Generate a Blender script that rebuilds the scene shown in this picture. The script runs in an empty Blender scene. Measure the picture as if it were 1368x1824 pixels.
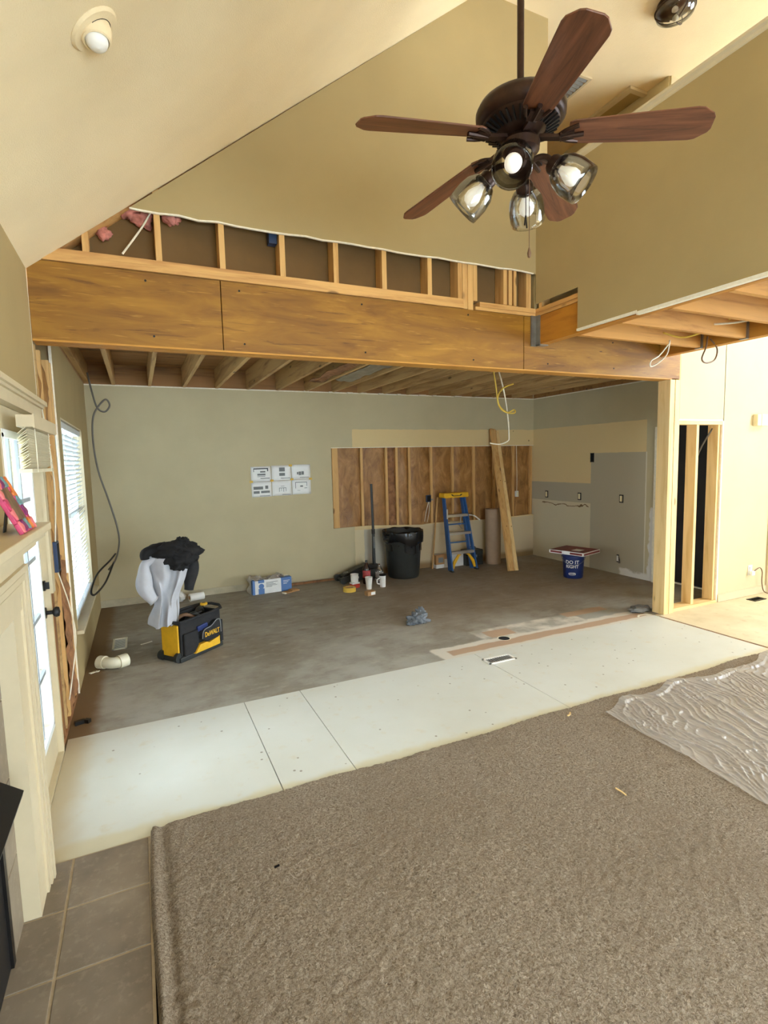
import bpy, bmesh, math, random
import numpy as np
from mathutils import Vector, Matrix, noise as mnoise
random.seed(7)
sc = bpy.context.scene
COL = sc.collection
PI = math.pi

# ---------------------------------------------------------------- camera
cam_d = bpy.data.cameras.new('camera')
cam = bpy.data.objects.new('camera', cam_d); COL.objects.link(cam)
cam_d.sensor_fit = 'VERTICAL'; cam_d.sensor_height = 36.0; cam_d.lens = 18.522
cam_d.clip_start = 0.02
rt = (0.90598124, -0.42265081, -0.02375448)
dn = (-0.06352743, -0.0802671, -0.99474693)
fw = (0.4185239, 0.90273112, -0.09957041)
cam.matrix_world = Matrix(((rt[0], -dn[0], -fw[0], 0.0), (rt[1], -dn[1], -fw[1], 0.0),
                           (rt[2], -dn[2], -fw[2], 1.7417), (0, 0, 0, 1)))
sc.camera = cam

# ---------------------------------------------------------------- world, lights, exposure
sc.view_settings.view_transform = 'Standard'
sc.view_settings.look = 'None'
sc.view_settings.exposure = 0.0
sc.view_settings.gamma = 1.0
sc.view_settings.use_curve_mapping = False
w = bpy.data.worlds.new('sky'); sc.world = w; w.use_nodes = True
bg = w.node_tree.nodes['Background']
bg.inputs[0].default_value = (0.70, 0.86, 1.0, 1); bg.inputs[1].default_value = 21.0

def area(name, loc, direction, sx, sy, energy, col, portal=False):
    d = bpy.data.lights.new(name, 'AREA'); d.shape = 'RECTANGLE'; d.size = sx; d.size_y = sy
    d.energy = energy; d.color = col
    if portal: d.cycles.is_portal = True
    o = bpy.data.objects.new(name, d); COL.objects.link(o); o.location = loc
    o.rotation_euler = Vector(direction).to_track_quat('-Z', 'Z').to_euler()
    return o
# portals for the sky in the two glazed openings of the left wall
area('portal_door', (-0.70, 3.18, 1.08), (1, 0, 0), 0.64, 1.68, 1, (1, 1, 1), True)
area('portal_window', (-0.70, 5.55, 1.28), (1, 0, 0), 1.7, 1.7, 1, (1, 1, 1), True)
# daylight at the tall windows of the room on the right; the rear light is an added carpet fill
area('daylight_right_low', (8.78, -.2, 1.45), (-1, 0, 0), 3.4, 2.1, 34, (1.0, 0.82, 0.54))
area('daylight_right_high', (8.78, 1.7, 4.1), (-1, 0, 0), 2.4, 1.8, 96, (1.0, 0.76, 0.42))
area('fill_rear', (1.6, -2.27, 1.5), (0, 1, 0), 2.6, 1.6, 8, (1.0, 0.90, 0.74))

# ---------------------------------------------------------------- materials
def s2l(c):
    return tuple((v/255/12.92 if v/255 <= 0.04045 else ((v/255+0.055)/1.055)**2.4) for v in c)

class NT:
    def __init__(self, name):
        self.m = bpy.data.materials.new(name); self.m.use_nodes = True
        self.t = self.m.node_tree; self.n = self.t.nodes; self.l = self.t.links
        self.b = self.n['Principled BSDF']
        self._tc = None
    def tc(self):
        if not self._tc: self._tc = self.n.new('ShaderNodeTexCoord')
        return self._tc.outputs['Object']
    def vec(self, scale=(1, 1, 1), src=None):
        mp = self.n.new('ShaderNodeMapping'); mp.inputs['Scale'].default_value = scale
        self.l.new(src or self.tc(), mp.inputs['Vector']); return mp.outputs[0]
    def noise(self, scale=5, detail=3, rough=.55, stretch=(1, 1, 1), dist=0):
        t = self.n.new('ShaderNodeTexNoise'); t.inputs['Scale'].default_value = scale
        t.inputs['Detail'].default_value = detail; t.inputs['Roughness'].default_value = rough
        t.inputs['Distortion'].default_value = dist
        self.l.new(self.vec(stretch), t.inputs['Vector']); return t.outputs['Fac']
    def ramp(self, fac, stops):
        r = self.n.new('ShaderNodeValToRGB'); e = r.color_ramp.elements
        while len(e) < len(stops): e.new(0.5)
        for i, (p, c) in enumerate(stops):
            e[i].position = p; e[i].color = (*c, 1) if len(c) == 3 else c
        self.l.new(fac, r.inputs[0]); return r.outputs[0]
    def mix(self, fac, a, b, mode='MIX'):
        m = self.n.new('ShaderNodeMix'); m.data_type = 'RGBA'; m.blend_type = mode
        for s, v in ((m.inputs[0], fac), (m.inputs[6], a), (m.inputs[7], b)):
            if hasattr(v, 'links'): self.l.new(v, s)
            elif isinstance(v, (int, float)): s.default_value = v
            else: s.default_value = (*v, 1)
        return m.outputs[2]
    def math(self, op, a, b=None):
        m = self.n.new('ShaderNodeMath'); m.operation = op
        for s, v in ((m.inputs[0], a), (m.inputs[1], b)):
            if v is None: continue
            if hasattr(v, 'links'): self.l.new(v, s)
            else: s.default_value = v
        return m.outputs[0]
    def rng(self, v, a, b, c=0, d=1):
        m = self.n.new('ShaderNodeMapRange'); m.interpolation_type = 'SMOOTHSTEP'
        self.l.new(v, m.inputs[0])
        for i, q in enumerate((a, b, c, d)): m.inputs[i+1].default_value = q
        return m.outputs[0]
    def wobble(self, amp=.02, scale=6):
        """object coordinates with a little noise, split in x, y, z"""
        t = self.n.new('ShaderNodeTexNoise'); t.inputs['Scale'].default_value = scale
        t.inputs['Detail'].default_value = 3
        self.l.new(self.tc(), t.inputs['Vector'])
        s = self.n.new('ShaderNodeVectorMath'); s.operation = 'SUBTRACT'
        self.l.new(t.outputs['Color'], s.inputs[0]); s.inputs[1].default_value = (.5, .5, .5)
        k = self.n.new('ShaderNodeVectorMath'); k.operation = 'MULTIPLY_ADD'
        self.l.new(s.outputs[0], k.inputs[0]); k.inputs[1].default_value = (amp*2,)*3
        self.l.new(self.tc(), k.inputs[2])
        x = self.n.new('ShaderNodeSeparateXYZ'); self.l.new(k.outputs[0], x.inputs[0])
        return x.outputs
    def rect(self, xyz, ia, a0, a1, ib, b0, b1, soft=.004):
        r = None
        for i, lo, hi in ((ia, a0, a1), (ib, b0, b1)):
            p = self.math('MULTIPLY', self.rng(xyz[i], lo-soft, lo+soft), self.rng(xyz[i], hi-soft, hi+soft, 1, 0))
            r = p if r is None else self.math('MULTIPLY', r, p)
        return r
    def bump(self, h, strength=.3, dist=.01):
        b = self.n.new('ShaderNodeBump'); b.inputs['Strength'].default_value = strength
        b.inputs['Distance'].default_value = dist
        self.l.new(h, b.inputs['Height']); self.l.new(b.outputs[0], self.b.inputs['Normal'])
    def col(self, c):
        if hasattr(c, 'links'): self.l.new(c, self.b.inputs['Base Color'])
        else: self.b.inputs['Base Color'].default_value = (*c, 1)
    def set(self, rough=.6, metal=0, spec=None, **k):
        self.b.inputs['Roughness'].default_value = rough; self.b.inputs['Metallic'].default_value = metal
        if spec is not None: self.b.inputs['Specular IOR Level'].default_value = spec
        for n, v in k.items(): self.b.inputs[n].default_value = v
        return self.m

def plain(name, rgb, rough=.6, metal=0, var=.12, scale=12, bump=0, spec=None):
    t = NT(name); c = s2l(rgb)
    lo = tuple(v*(1-var) for v in c); hi = tuple(min(1, v*(1+var)) for v in c)
    f = t.noise(scale, 4)
    t.col(t.ramp(f, [(.3, lo), (.7, hi)]))
    if bump: t.bump(t.noise(scale*8, 3), bump, .004)
    return t.set(rough, metal, spec)

def wood(name, base, dark, axis=0, scale=1.0, knots=True, rough=.65):
    """grain runs along the given axis of the object"""
    t = NT(name)
    st = [14*scale]*3; st[axis] = 1.1*scale
    f = t.noise(1.0, 5, .62, tuple(st), .6)
    c = t.ramp(f, [(.28, s2l(dark)), (.5, s2l(base)), (.75, tuple(min(1, v*1.12) for v in s2l(base)))])
    st2 = [3*scale]*3; st2[axis] = .5*scale
    f2 = t.noise(1.0, 2, .5, tuple(st2))
    c = t.mix(t.math('MULTIPLY', f2, .45), c, s2l(dark))
    if knots:
        v = t.n.new('ShaderNodeTexVoronoi'); v.inputs['Scale'].default_value = 1
        st3 = [6.0]*3; st3[axis] = 2.2
        t.l.new(t.vec(tuple(st3)), v.inputs['Vector'])
        k = t.rng(v.outputs['Distance'], .06, .13, 1, 0)
        c = t.mix(t.math('MULTIPLY', k, .75), c, tuple(v_*.28 for v_ in s2l(dark)))
    t.col(c); t.bump(f, .15, .003)
    return t.set(rough)

M = {}
PAINT_DAYLIT = s2l((194, 180, 144)); RAW = s2l((222, 196, 144)); GREYP = s2l((180, 168, 142)); WHITEMUD = s2l((226, 220, 208))  # daylight painted in: kitchen tone is the living-room wall paint, lightened
def paint_mat(name, rgb, bumpy=.12):
    t = NT(name); c = s2l(rgb)
    f = t.noise(2.2, 4)
    t.col(t.ramp(f, [(.3, tuple(v*.95 for v in c)), (.7, tuple(v*1.03 for v in c))]))
    t.bump(t.noise(170, 2), bumpy, .003)
    return t.set(.75, 0, .3)
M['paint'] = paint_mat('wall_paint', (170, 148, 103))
M['ceiling'] = paint_mat('ceiling_paint', (236, 214, 172), .6)
M['cream'] = paint_mat('hall_paint', (204, 188, 150))
M['white'] = plain('cream_trim_paint', (206, 189, 154), .45, var=.03)
M['white_cool'] = plain('white_vinyl_frame', (236, 238, 236), .4, var=.03)
M['mud'] = plain('drywall_edge_paper', (235, 226, 204), .9, var=.08, scale=40)

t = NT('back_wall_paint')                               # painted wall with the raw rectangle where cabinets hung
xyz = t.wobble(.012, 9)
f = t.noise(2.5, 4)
base = t.ramp(f, [(.3, tuple(v*.95 for v in PAINT_DAYLIT)), (.7, tuple(v*1.03 for v in PAINT_DAYLIT))])
c = t.mix(t.rect(xyz, 0, 2.87, 7, 2, -1, 2.186), base, RAW)
c = t.mix(t.rect(xyz, 0, 2.87, 3.02, 2, -1, .70), c, s2l((222, 204, 164)))
c = t.mix(t.rect(xyz, 0, 3.02, 3.36, 2, -1, .70), c, s2l((190, 180, 160)))
c = t.mix(t.rect(xyz, 0, 3.36, 7, 2, -1, .70), c, s2l((206, 186, 150)))
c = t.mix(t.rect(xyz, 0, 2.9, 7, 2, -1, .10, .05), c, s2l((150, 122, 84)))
sp = t.n.new('ShaderNodeTexVoronoi'); sp.inputs['Scale'].default_value = 2.3; t.l.new(t.tc(), sp.inputs['Vector'])
c = t.mix(t.rng(sp.outputs['Distance'], .025, .045, .8, 0), c, s2l((110, 92, 62)))
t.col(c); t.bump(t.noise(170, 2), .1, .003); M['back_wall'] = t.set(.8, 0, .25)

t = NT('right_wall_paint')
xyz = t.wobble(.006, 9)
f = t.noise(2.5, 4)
base = t.ramp(f, [(.3, tuple(v*.95 for v in PAINT_DAYLIT)), (.7, tuple(v*1.03 for v in PAINT_DAYLIT))])
c = t.mix(t.rect(xyz, 1, 4.99, 8, 2, 1.30, 2.19), base, RAW)
c = t.mix(t.rect(xyz, 1, 4.99, 5.95, 2, -1, 1.76), c, GREYP)
c = t.mix(t.rect(xyz, 1, 5.95, 8, 2, .995, 1.30), c, GREYP)
c = t.mix(t.rect(xyz, 1, 5.95, 8, 2, -1, .995), c, s2l((212, 198, 164)))
c = t.mix(t.rect(xyz, 1, 4.975, 4.995, 2, -1, 1.76), c, s2l((214, 206, 184)))
wx = t.wobble(.07, 7)
c = t.mix(t.rect(wx, 1, 4.7, 4.92, 2, -1, 1.0, .01), c, WHITEMUD)
c = t.mix(t.rect(wx, 1, 4.7, 5.4, 2, -1, .09, .02), c, WHITEMUD)
c = t.mix(t.rect(wx, 1, 6.0, 7.0, 2, .935, .95, .004), c, s2l((120, 92, 60)))
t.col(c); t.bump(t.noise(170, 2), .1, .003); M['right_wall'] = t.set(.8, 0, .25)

M['stud'] = wood('pine_stud', (222, 178, 112), (178, 124, 62), 2)
M['stud_x'] = wood('pine_plate', (220, 172, 104), (172, 116, 58), 0)
M['stud_y'] = wood('pine_joist', (216, 168, 100), (165, 108, 50), 1)
M['joist_old'] = wood('aged_joist', (204, 166, 108), (140, 100, 54), 1)
M['pale_stud'] = wood('new_pine_stud', (240, 208, 148), (212, 168, 100), 2)
M['pale_x'] = wood('new_pine_plate', (236, 204, 146), (208, 164, 98), 0)
t = NT('orange_plywood')
f = t.noise(1.0, 6, .68, (2.2, 30, 30), .5); f2 = t.noise(1.0, 4, .6, (1.2, 7, 7), .8); f3 = t.noise(1.0, 3, .6, (5, 60, 60))
c = t.ramp(f2, [(.3, s2l((118, 74, 8))), (.55, s2l((150, 102, 20))), (.75, s2l((174, 124, 34)))])
c = t.mix(t.rng(f, .44, .30, 0, .75), c, s2l((92, 54, 6)))
c = t.mix(t.rng(f3, .60, .72, 0, .45), c, s2l((196, 142, 60)))
v = t.n.new('ShaderNodeTexVoronoi'); v.inputs['Scale'].default_value = 1; t.l.new(t.vec((2.4, 9, 9)), v.inputs['Vector'])
c = t.mix(t.rng(v.outputs['Distance'], .03, .06, .8, 0), c, s2l((60, 30, 8)))
t.col(c); t.bump(f, .12, .003); M['ply'] = t.set(.6)
M['ply_y'] = wood('orange_plywood_side', (198, 134, 40), (150, 90, 20), 1, .8)
M['ply_edge'] = wood('laminated_beam_edge', (204, 146, 58), (166, 106, 34), 0, 1.2, False)
M['red_joist'] = wood('reddish_joist', (206, 148, 70), (158, 100, 34), 0)
M['osb'] = wood('brown_subfloor_boards', (166, 118, 64), (106, 70, 34), 0, .7)
M['darkboard'] = plain('brown_drywall_back', (114, 86, 48), .9, var=.1, scale=4)
M['sheath'] = wood('dark_sheathing', (150, 102, 58), (92, 56, 28), 2, .8)
M['black_felt'] = plain('black_felt_paper', (26, 23, 22), .55, var=.35, scale=5, bump=.3)

t = NT('kraft_faced_batt')
f = t.noise(7, 5, .6, (1, 1, .5), 1.2)
c = t.ramp(f, [(.3, s2l((122, 82, 40))), (.55, s2l((164, 116, 62))), (.8, s2l((196, 150, 92)))])
t.col(c); t.bump(f, .5, .02); M['kraft'] = t.set(.5, 0, .5)
M['pink'] = plain('pink_fibreglass', (190, 120, 104), .95, var=.35, scale=25, bump=.6)
M['batt_loose'] = plain('loose_brown_batt', (150, 104, 66), .8, var=.4, scale=14, bump=.5)

# worn kitchen subfloor
t = NT('worn_grey_subfloor')
xyz = t.wobble(.03, 5)
f1 = t.noise(1.6, 5, .6); f2 = t.noise(6, 5, .65, (1, 2.2, 1)); f3 = t.noise(60, 3)
c = t.ramp(f1, [(.3, s2l((132, 122, 106))), (.5, s2l((150, 142, 128))), (.7, s2l((164, 158, 146)))])
c = t.mix(t.rng(f2, .52, .72, 0, .55), c, s2l((186, 176, 156)))
c = t.mix(t.rng(f2, .46, .3, 0, .5), c, s2l((112, 88, 62)))
near = t.rng(xyz[1], 5.2, 4.1)
c = t.mix(t.math('MULTIPLY', near, t.rng(f1, .42, .62, .15, .7)), c, s2l((176, 174, 162)))
wh = s2l((216, 208, 192)); pk = s2l((186, 156, 128))
wz = t.wobble(.035, 8)
c = t.mix(t.rect(wz, 0, 2.30, 4.95, 1, 3.60, 4.04, .015), c, wh)
c = t.mix(t.rect(wz, 0, 2.9, 4.2, 1, 4.02, 4.30, .02), c, t.ramp(t.noise(5, 4), [(.4, s2l((168, 162, 148))), (.62, wh)]))
c = t.mix(t.rect(xyz, 0, 2.42, 4.9, 1, 3.84, 3.96, .012), c, pk)
c = t.mix(t.rect(xyz, 0, 3.0, 3.3, 1, 4.06, 4.24, .012), c, pk)
c = t.mix(t.rect(xyz, 0, 4.1, 4.7, 1, 4.2, 4.34, .012), c, pk)
c = t.mix(t.rect(wz, 0, -.6, -.36, 1, 3.7, 7.3, .05), c, s2l((122, 96, 66)))
c = t.mix(t.math('MULTIPLY', t.rect(wz, 0, 2.5, 6.2, 1, 4.6, 7.3, .6), .4), c, s2l((146, 120, 90)))
c = t.mix(t.rng(f3, .66, .74, 0, .35), c, s2l((90, 76, 58)))
t.col(c); t.bump(f2, .12, .004); M['subfloor'] = t.set(.6, 0, .35)

t = NT('white_underlay_panel')
f1 = t.noise(1.3, 4); f2 = t.noise(9, 5, .65); xyz = t.wobble(.05, 6)
c = t.ramp(f1, [(.3, s2l((206, 204, 190))), (.7, s2l((216, 216, 206)))])
c = t.mix(t.rng(f2, .56, .75, 0, .5), c, s2l((206, 192, 160)))
c = t.mix(t.math('MULTIPLY', t.rect(xyz, 0, -1, 9, 1, 2.4, 2.68, .03), .6), c, s2l((206, 192, 148)))
c = t.mix(t.math('MULTIPLY', t.rect(xyz, 0, -1, -.40, 1, 2.4, 3.9, .08), .7), c, s2l((190, 168, 126)))
v = t.n.new('ShaderNodeTexVoronoi'); v.inputs['Scale'].default_value = 9; t.l.new(t.tc(), v.inputs['Vector'])
c = t.mix(t.rng(v.outputs['Distance'], .05, .09, .75, 0), c, s2l((120, 104, 78)))
t.col(c); t.bump(f2, .05, .002); M['vinyl'] = t.set(.5, 0, .4)

t = NT('tan_hall_subfloor')
f1 = t.noise(2.2, 5, .6); f2 = t.noise(12, 4)
c = t.ramp(f1, [(.3, s2l((206, 188, 152))), (.7, s2l((226, 212, 180)))])
c = t.mix(t.rng(f2, .55, .75, 0, .4), c, s2l((184, 160, 120)))
t.col(c); M['hallfloor'] = t.set(.6, 0, .3)

t = NT('beige_carpet_pile')
f1 = t.noise(1.1, 3); f2 = t.noise(105, 4, .7, (1, 1, .4), .8); f3 = t.noise(320, 2)
c = t.ramp(f2, [(.33, s2l((110, 95, 78))), (.5, s2l((155, 138, 117))), (.68, s2l((184, 168, 147)))])
c = t.mix(t.rng(f1, .4, .65, 0, .35), c, s2l((138, 120, 98)))
t.col(c)
t.bump(t.math('ADD', f2, t.math('MULTIPLY', f3, .5)), .9, .012); M['carpet'] = t.set(.95, 0, .1)

t = NT('hearth_tile')
f1 = t.noise(3, 5, .6); f2 = t.noise(30, 4, .6)
c = t.ramp(f1, [(.3, s2l((112, 98, 80))), (.7, s2l((146, 130, 110)))])
c = t.mix(t.rng(f2, .5, .75, 0, .4), c, s2l((166, 150, 128)))
t.col(c); t.bump(f2, .15, .003); M['tile'] = t.set(.45, 0, .4)
M['grout'] = plain('grout', (172, 152, 122), .9, var=.1, scale=40)

M['bronze'] = plain('oil_rubbed_bronze', (58, 38, 28), .38, .6, var=.3, scale=30)
t = NT('blade_wood')
f = t.noise(1.0, 6, .65, (1.8, 26, 26), 1.5)
c = t.ramp(f, [(.3, s2l((72, 40, 24))), (.52, s2l((116, 70, 44))), (.75, s2l((136, 88, 60)))])
t.col(c); M['blade'] = t.set(.38, 0, .5)
def glass_mat(name, tint=(1, 1, 1), rough=.02, mixv=.0):
    t = NT(name)
    o = t.n['Material Output']
    g = t.n.new('ShaderNodeBsdfGlossy'); g.inputs['Roughness'].default_value = rough
    tr = t.n.new('ShaderNodeBsdfTransparent'); tr.inputs[0].default_value = (*tint, 1)
    lw = t.n.new('ShaderNodeLayerWeight'); lw.inputs[0].default_value = .35
    fac = t.math('ADD', t.math('MULTIPLY', lw.outputs['Fresnel'], .8), .03+mixv)
    mx = t.n.new('ShaderNodeMixShader'); t.l.new(fac, mx.inputs[0])
    t.l.new(tr.outputs[0], mx.inputs[1]); t.l.new(g.outputs[0], mx.inputs[2])
    t.l.new(mx.outputs[0], o.inputs[0]); return t.m
M['glass'] = glass_mat('clear_shade_glass', (.97, .975, .965), .03, .03)
M['pane'] = glass_mat('window_glass', (.97, .98, .99), .02)
M['bulb'] = plain('frosted_bulb', (250, 246, 236), .35, var=.01); M['bulb'].node_tree.nodes['Principled BSDF'].inputs['Emission Color'].default_value = (1, .93, .82, 1)
M['bulb'].node_tree.nodes['Principled BSDF'].inputs['Emission Strength'].default_value = .35
t = NT('clear_plastic_film')
o_ = t.n['Material Output']; tr = t.n.new('ShaderNodeBsdfTransparent'); tr.inputs[0].default_value = (.96, .96, .95, 1)
mx = t.n.new('ShaderNodeMixShader'); lw = t.n.new('ShaderNodeLayerWeight'); lw.inputs[0].default_value = .3
t.l.new(t.math('ADD', t.math('MULTIPLY', lw.outputs['Facing'], .5), .36), mx.inputs[0])
tl_ = t.n.new('ShaderNodeBsdfTranslucent'); tl_.inputs[0].default_value = (.9, .87, .83, 1)
m2 = t.n.new('ShaderNodeMixShader'); m2.inputs[0].default_value = .4; t.l.new(t.b.outputs[0], m2.inputs[1]); t.l.new(tl_.outputs[0], m2.inputs[2])
t.l.new(tr.outputs[0], mx.inputs[1]); t.l.new(m2.outputs[0], mx.inputs[2]); t.l.new(mx.outputs[0], o_.inputs[0])
t.col(s2l((242, 236, 228))); t.set(.12, 0, 1.0); M['film'] = t.m

def simple(name, rgb, rough=.5, metal=0, **k):
    M[name] = plain(name, rgb, rough, metal, **k)
simple('black_cloth', (30, 29, 30), .85, var=.35, scale=20, bump=.3)
simple('black_garment', (20, 19, 20), .9, var=.3, scale=15)
simple('grey_fleece', (186, 186, 190), .95, var=.06, scale=10, bump=.25)
simple('rag_cloth', (112, 116, 120), .95, var=.25, scale=30)
simple('yellow_plastic', (226, 172, 30), .5, var=.1)
simple('black_plastic', (38, 40, 38), .45, var=.2)
simple('bin_liner', (18, 18, 19), .25, var=.2)
simple('blue_fibreglass', (36, 84, 140), .45, var=.08)
simple('aluminium', (205, 203, 198), .3, .8, var=.05)
simple('steel', (150, 148, 142), .35, .8, var=.15)
simple('white_plastic', (240, 236, 226), .4, var=.03)
simple('ivory_plastic', (236, 222, 178), .45, var=.03)
simple('paper_sheet', (240, 238, 232), .8, var=.02)
simple('ink', (120, 122, 120), .8, var=.2)
simple('ink_dark', (70, 72, 72), .8, var=.2)
simple('yellow_tape', (222, 180, 70), .6, var=.05)
simple('cardboard', (176, 132, 84), .8, var=.1)
simple('kraft_paper', (160, 132, 104), .8, var=.08)
simple('box_white', (232, 230, 224), .6, var=.05)
simple('box_blue', (88, 124, 178), .6, var=.08)
simple('box_red', (190, 60, 40), .6, var=.1)
simple('navy_bucket', (28, 44, 96), .4, var=.05)
simple('pizza_red', (122, 52, 44), .6, var=.15)
simple('cable_grey', (104, 98, 88), .5)
simple('cable_white', (232, 222, 196), .5)
simple('cable_yellow', (214, 178, 66), .5)
simple('cable_brown', (110, 78, 52), .5)
simple('pvc', (226, 218, 190), .35, var=.05)
simple('dark_iron', (36, 33, 31), .4, .5, var=.2)
simple('firebox_black', (16, 15, 15), .5, var=.2)
simple('vent_grey', (128, 128, 126), .5, var=.1)
simple('slat', (208, 210, 208), .5, var=.03)
simple('slat_tan', (216, 204, 172), .55, var=.05)
simple('void', (10, 9, 8), .9)
simple('blue_box', (44, 62, 92), .45, var=.1)
simple('frame_pink', (190, 64, 100), .5, var=.2, scale=30)
simple('frame_salmon', (226, 120, 120), .5, var=.1)
simple('frame_purple', (128, 46, 96), .5, var=.1)
simple('frame_teal', (110, 150, 150), .5, var=.1)
simple('frame_orange', (226, 130, 60), .5, var=.1)
simple('cola', (46, 20, 14), .15, var=.1)
simple('label_red', (176, 70, 70), .5, var=.4, scale=40)
simple('grille_silhouette', (150, 154, 156), .5)  # door bars darkened in colour to stand out as silhouettes against bright sky
simple('dusty', (186, 174, 146), .8, var=.15, scale=8)
simple('concrete', (128, 134, 128), .9, var=.08)
t = NT('old_photo_print')
f = t.noise(9, 4, .6, (1, 1, 1), 1.5)
t.col(t.ramp(f, [(.3, s2l((58, 40, 26))), (.5, s2l((120, 92, 62))), (.66, s2l((150, 120, 84))), (.75, s2l((224, 206, 170)))]))
M['photo'] = t.set(.4)

# ---------------------------------------------------------------- mesh builder
class MB:
    def __init__(self): self.v = []; self.f = []; self.mi = []
    def add(self, vs, fs, mi=0):
        b = len(self.v); self.v += [tuple(p) for p in vs]
        self.f += [tuple(i+b for i in q) for q in fs]; self.mi += [mi]*len(fs); return self
    def box(self, x0, x1, y0, y1, z0, z1, mi=0):
        vs = [(x, y, z) for z in (z0, z1) for y in (y0, y1) for x in (x0, x1)]
        return self.add(vs, [(0, 2, 3, 1), (4, 5, 7, 6), (0, 1, 5, 4), (2, 6, 7, 3), (0, 4, 6, 2), (1, 3, 7, 5)], mi)
    def beam(self, a, b, wx, wy, up=(0, 0, 1), mi=0):
        """bar of section wx by wy from a to b"""
        a = Vector(a); b = Vector(b); d = (b-a).normalized(); u = Vector(up)
        if abs(d.dot(u)) > .98: u = Vector((0, 1, 0))
        s = d.cross(u).normalized(); u = s.cross(d).normalized()
        vs = [p+s*i*wx/2+u*j*wy/2 for p in (a, b) for i, j in ((-1, -1), (1, -1), (1, 1), (-1, 1))]
        return self.add(vs, [(3, 2, 1, 0), (4, 5, 6, 7), (0, 1, 5, 4), (1, 2, 6, 5), (2, 3, 7, 6), (3, 0, 4, 7)], mi)
    def cyl(self, a, b, r0, r1=None, n=16, cap=True, mi=0):
        r1 = r0 if r1 is None else r1
        a = Vector(a); b = Vector(b); d = (b-a).normalized()
        u = Vector((0, 0, 1)) if abs(d.z) < .9 else Vector((1, 0, 0))
        s = d.cross(u).normalized(); u = s.cross(d)
        vs = [p+(s*math.cos(2*PI*i/n)+u*math.sin(2*PI*i/n))*r for p, r in ((a, r0), (b, r1)) for i in range(n)]
        fs = [(i, (i+1) % n, n+(i+1) % n, n+i) for i in range(n)]
        if cap: fs += [tuple(reversed(range(n))), tuple(range(n, 2*n))]
        return self.add(vs, fs, mi)
    def tube(self, pts, r, n=8, mi=0, smooth=6):
        P = [Vector(p) for p in pts]
        if smooth and len(P) > 2:
            Q = []
            for i in range(len(P)-1):
                p0, p1, p2, p3 = P[max(i-1, 0)], P[i], P[i+1], P[min(i+2, len(P)-1)]
                for k in range(smooth):
                    t_ = k/smooth
                    Q.append(.5*((2*p1)+(p2-p0)*t_+(2*p0-5*p1+4*p2-p3)*t_*t_+(3*p1-p0-3*p2+p3)*t_**3))
            P = Q+[P[-1]]
        vs = []; fs = []; prev = None
        for i, p in enumerate(P):
            d = (P[min(i+1, len(P)-1)]-P[max(i-1, 0)]).normalized()
            if prev is None:
                prev = d.cross(Vector((0, 0, 1)) if abs(d.z) < .9 else Vector((1, 0, 0))).normalized()
            prev = (prev-d*prev.dot(d)).normalized(); q = d.cross(prev)
            rr = r(i/(len(P)-1)) if callable(r) else r
            vs += [p+(prev*math.cos(2*PI*k/n)+q*math.sin(2*PI*k/n))*rr for k in range(n)]
        for i in range(len(P)-1):
            for k in range(n): fs.append((i*n+k, i*n+(k+1) % n, (i+1)*n+(k+1) % n, (i+1)*n+k))
        fs += [tuple(reversed(range(n))), tuple(range((len(P)-1)*n, len(P)*n))]
        return self.add(vs, fs, mi)
    def lathe(self, prof, c=(0, 0, 0), n=28, mi=0, fn=None):
        """prof: list of (r, z)"""
        vs = []; fs = []
        for r, z in prof:
            for k in range(n):
                a = 2*PI*k/n; p = (c[0]+r*math.cos(a), c[1]+r*math.sin(a), c[2]+z)
                vs.append(fn(p, a, r, z) if fn else p)
        for i in range(len(prof)-1):
            for k in range(n): fs.append((i*n+k, i*n+(k+1) % n, (i+1)*n+(k+1) % n, (i+1)*n+k))
        if prof[0][0] > 1e-6: fs.append(tuple(reversed(range(n)))) if prof[0][0] < .0 else None
        fs = [q for q in fs if q]
        return self.add(vs, fs, mi)
    def prism(self, poly, axis, a, b, mi=0):
        """extrude a polygon along an axis; poly in the other two axes in order"""
        def P(p, h):
            q = list(p); q.insert(axis, h); return tuple(q)
        n = len(poly); vs = [P(p, a) for p in poly]+[P(p, b) for p in poly]
        fs = [tuple(range(n))[::-1], tuple(range(n, 2*n))]+[(i, (i+1) % n, n+(i+1) % n, n+i) for i in range(n)]
        return self.add(vs, fs, mi)
    def grid(self, nu, nv, fn, mi=0):
        vs = [fn(i/nu, j/nv) for j in range(nv+1) for i in range(nu+1)]
        fs = [(j*(nu+1)+i, j*(nu+1)+i+1, (j+1)*(nu+1)+i+1, (j+1)*(nu+1)+i) for j in range(nv) for i in range(nu)]
        return self.add(vs, fs, mi)
    def xf(self, mat):
        self.v = [tuple(mat @ Vector(p)) for p in self.v]; return self
    def build(self, name, mat, parent=None, smooth=False, bevel=0, solid=0, sub=0, fix=True):
        me = bpy.data.meshes.new(name); me.from_pydata(self.v, [], self.f)
        mats = mat if isinstance(mat, (list, tuple)) else [mat]
        for m in mats: me.materials.append(M[m])
        if len(mats) > 1: me.polygons.foreach_set('material_index', self.mi)
        if fix:
            bm = bmesh.new(); bm.from_mesh(me); bmesh.ops.recalc_face_normals(bm, faces=bm.faces); bm.to_mesh(me); bm.free()
        if smooth:
            me.polygons.foreach_set('use_smooth', [True]*len(me.polygons))
            if smooth != 'all':
                try: me.set_sharp_from_angle(angle=math.radians(40))
                except Exception: pass
        me.update()
        o = bpy.data.objects.new(name, me); COL.objects.link(o)
        if parent: o.parent = parent
        if solid:
            m = o.modifiers.new('thick', 'SOLIDIFY'); m.thickness = solid; m.offset = 0
        if bevel:
            m = o.modifiers.new('bevel', 'BEVEL'); m.width = bevel; m.segments = 2; m.limit_method = 'ANGLE'
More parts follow.
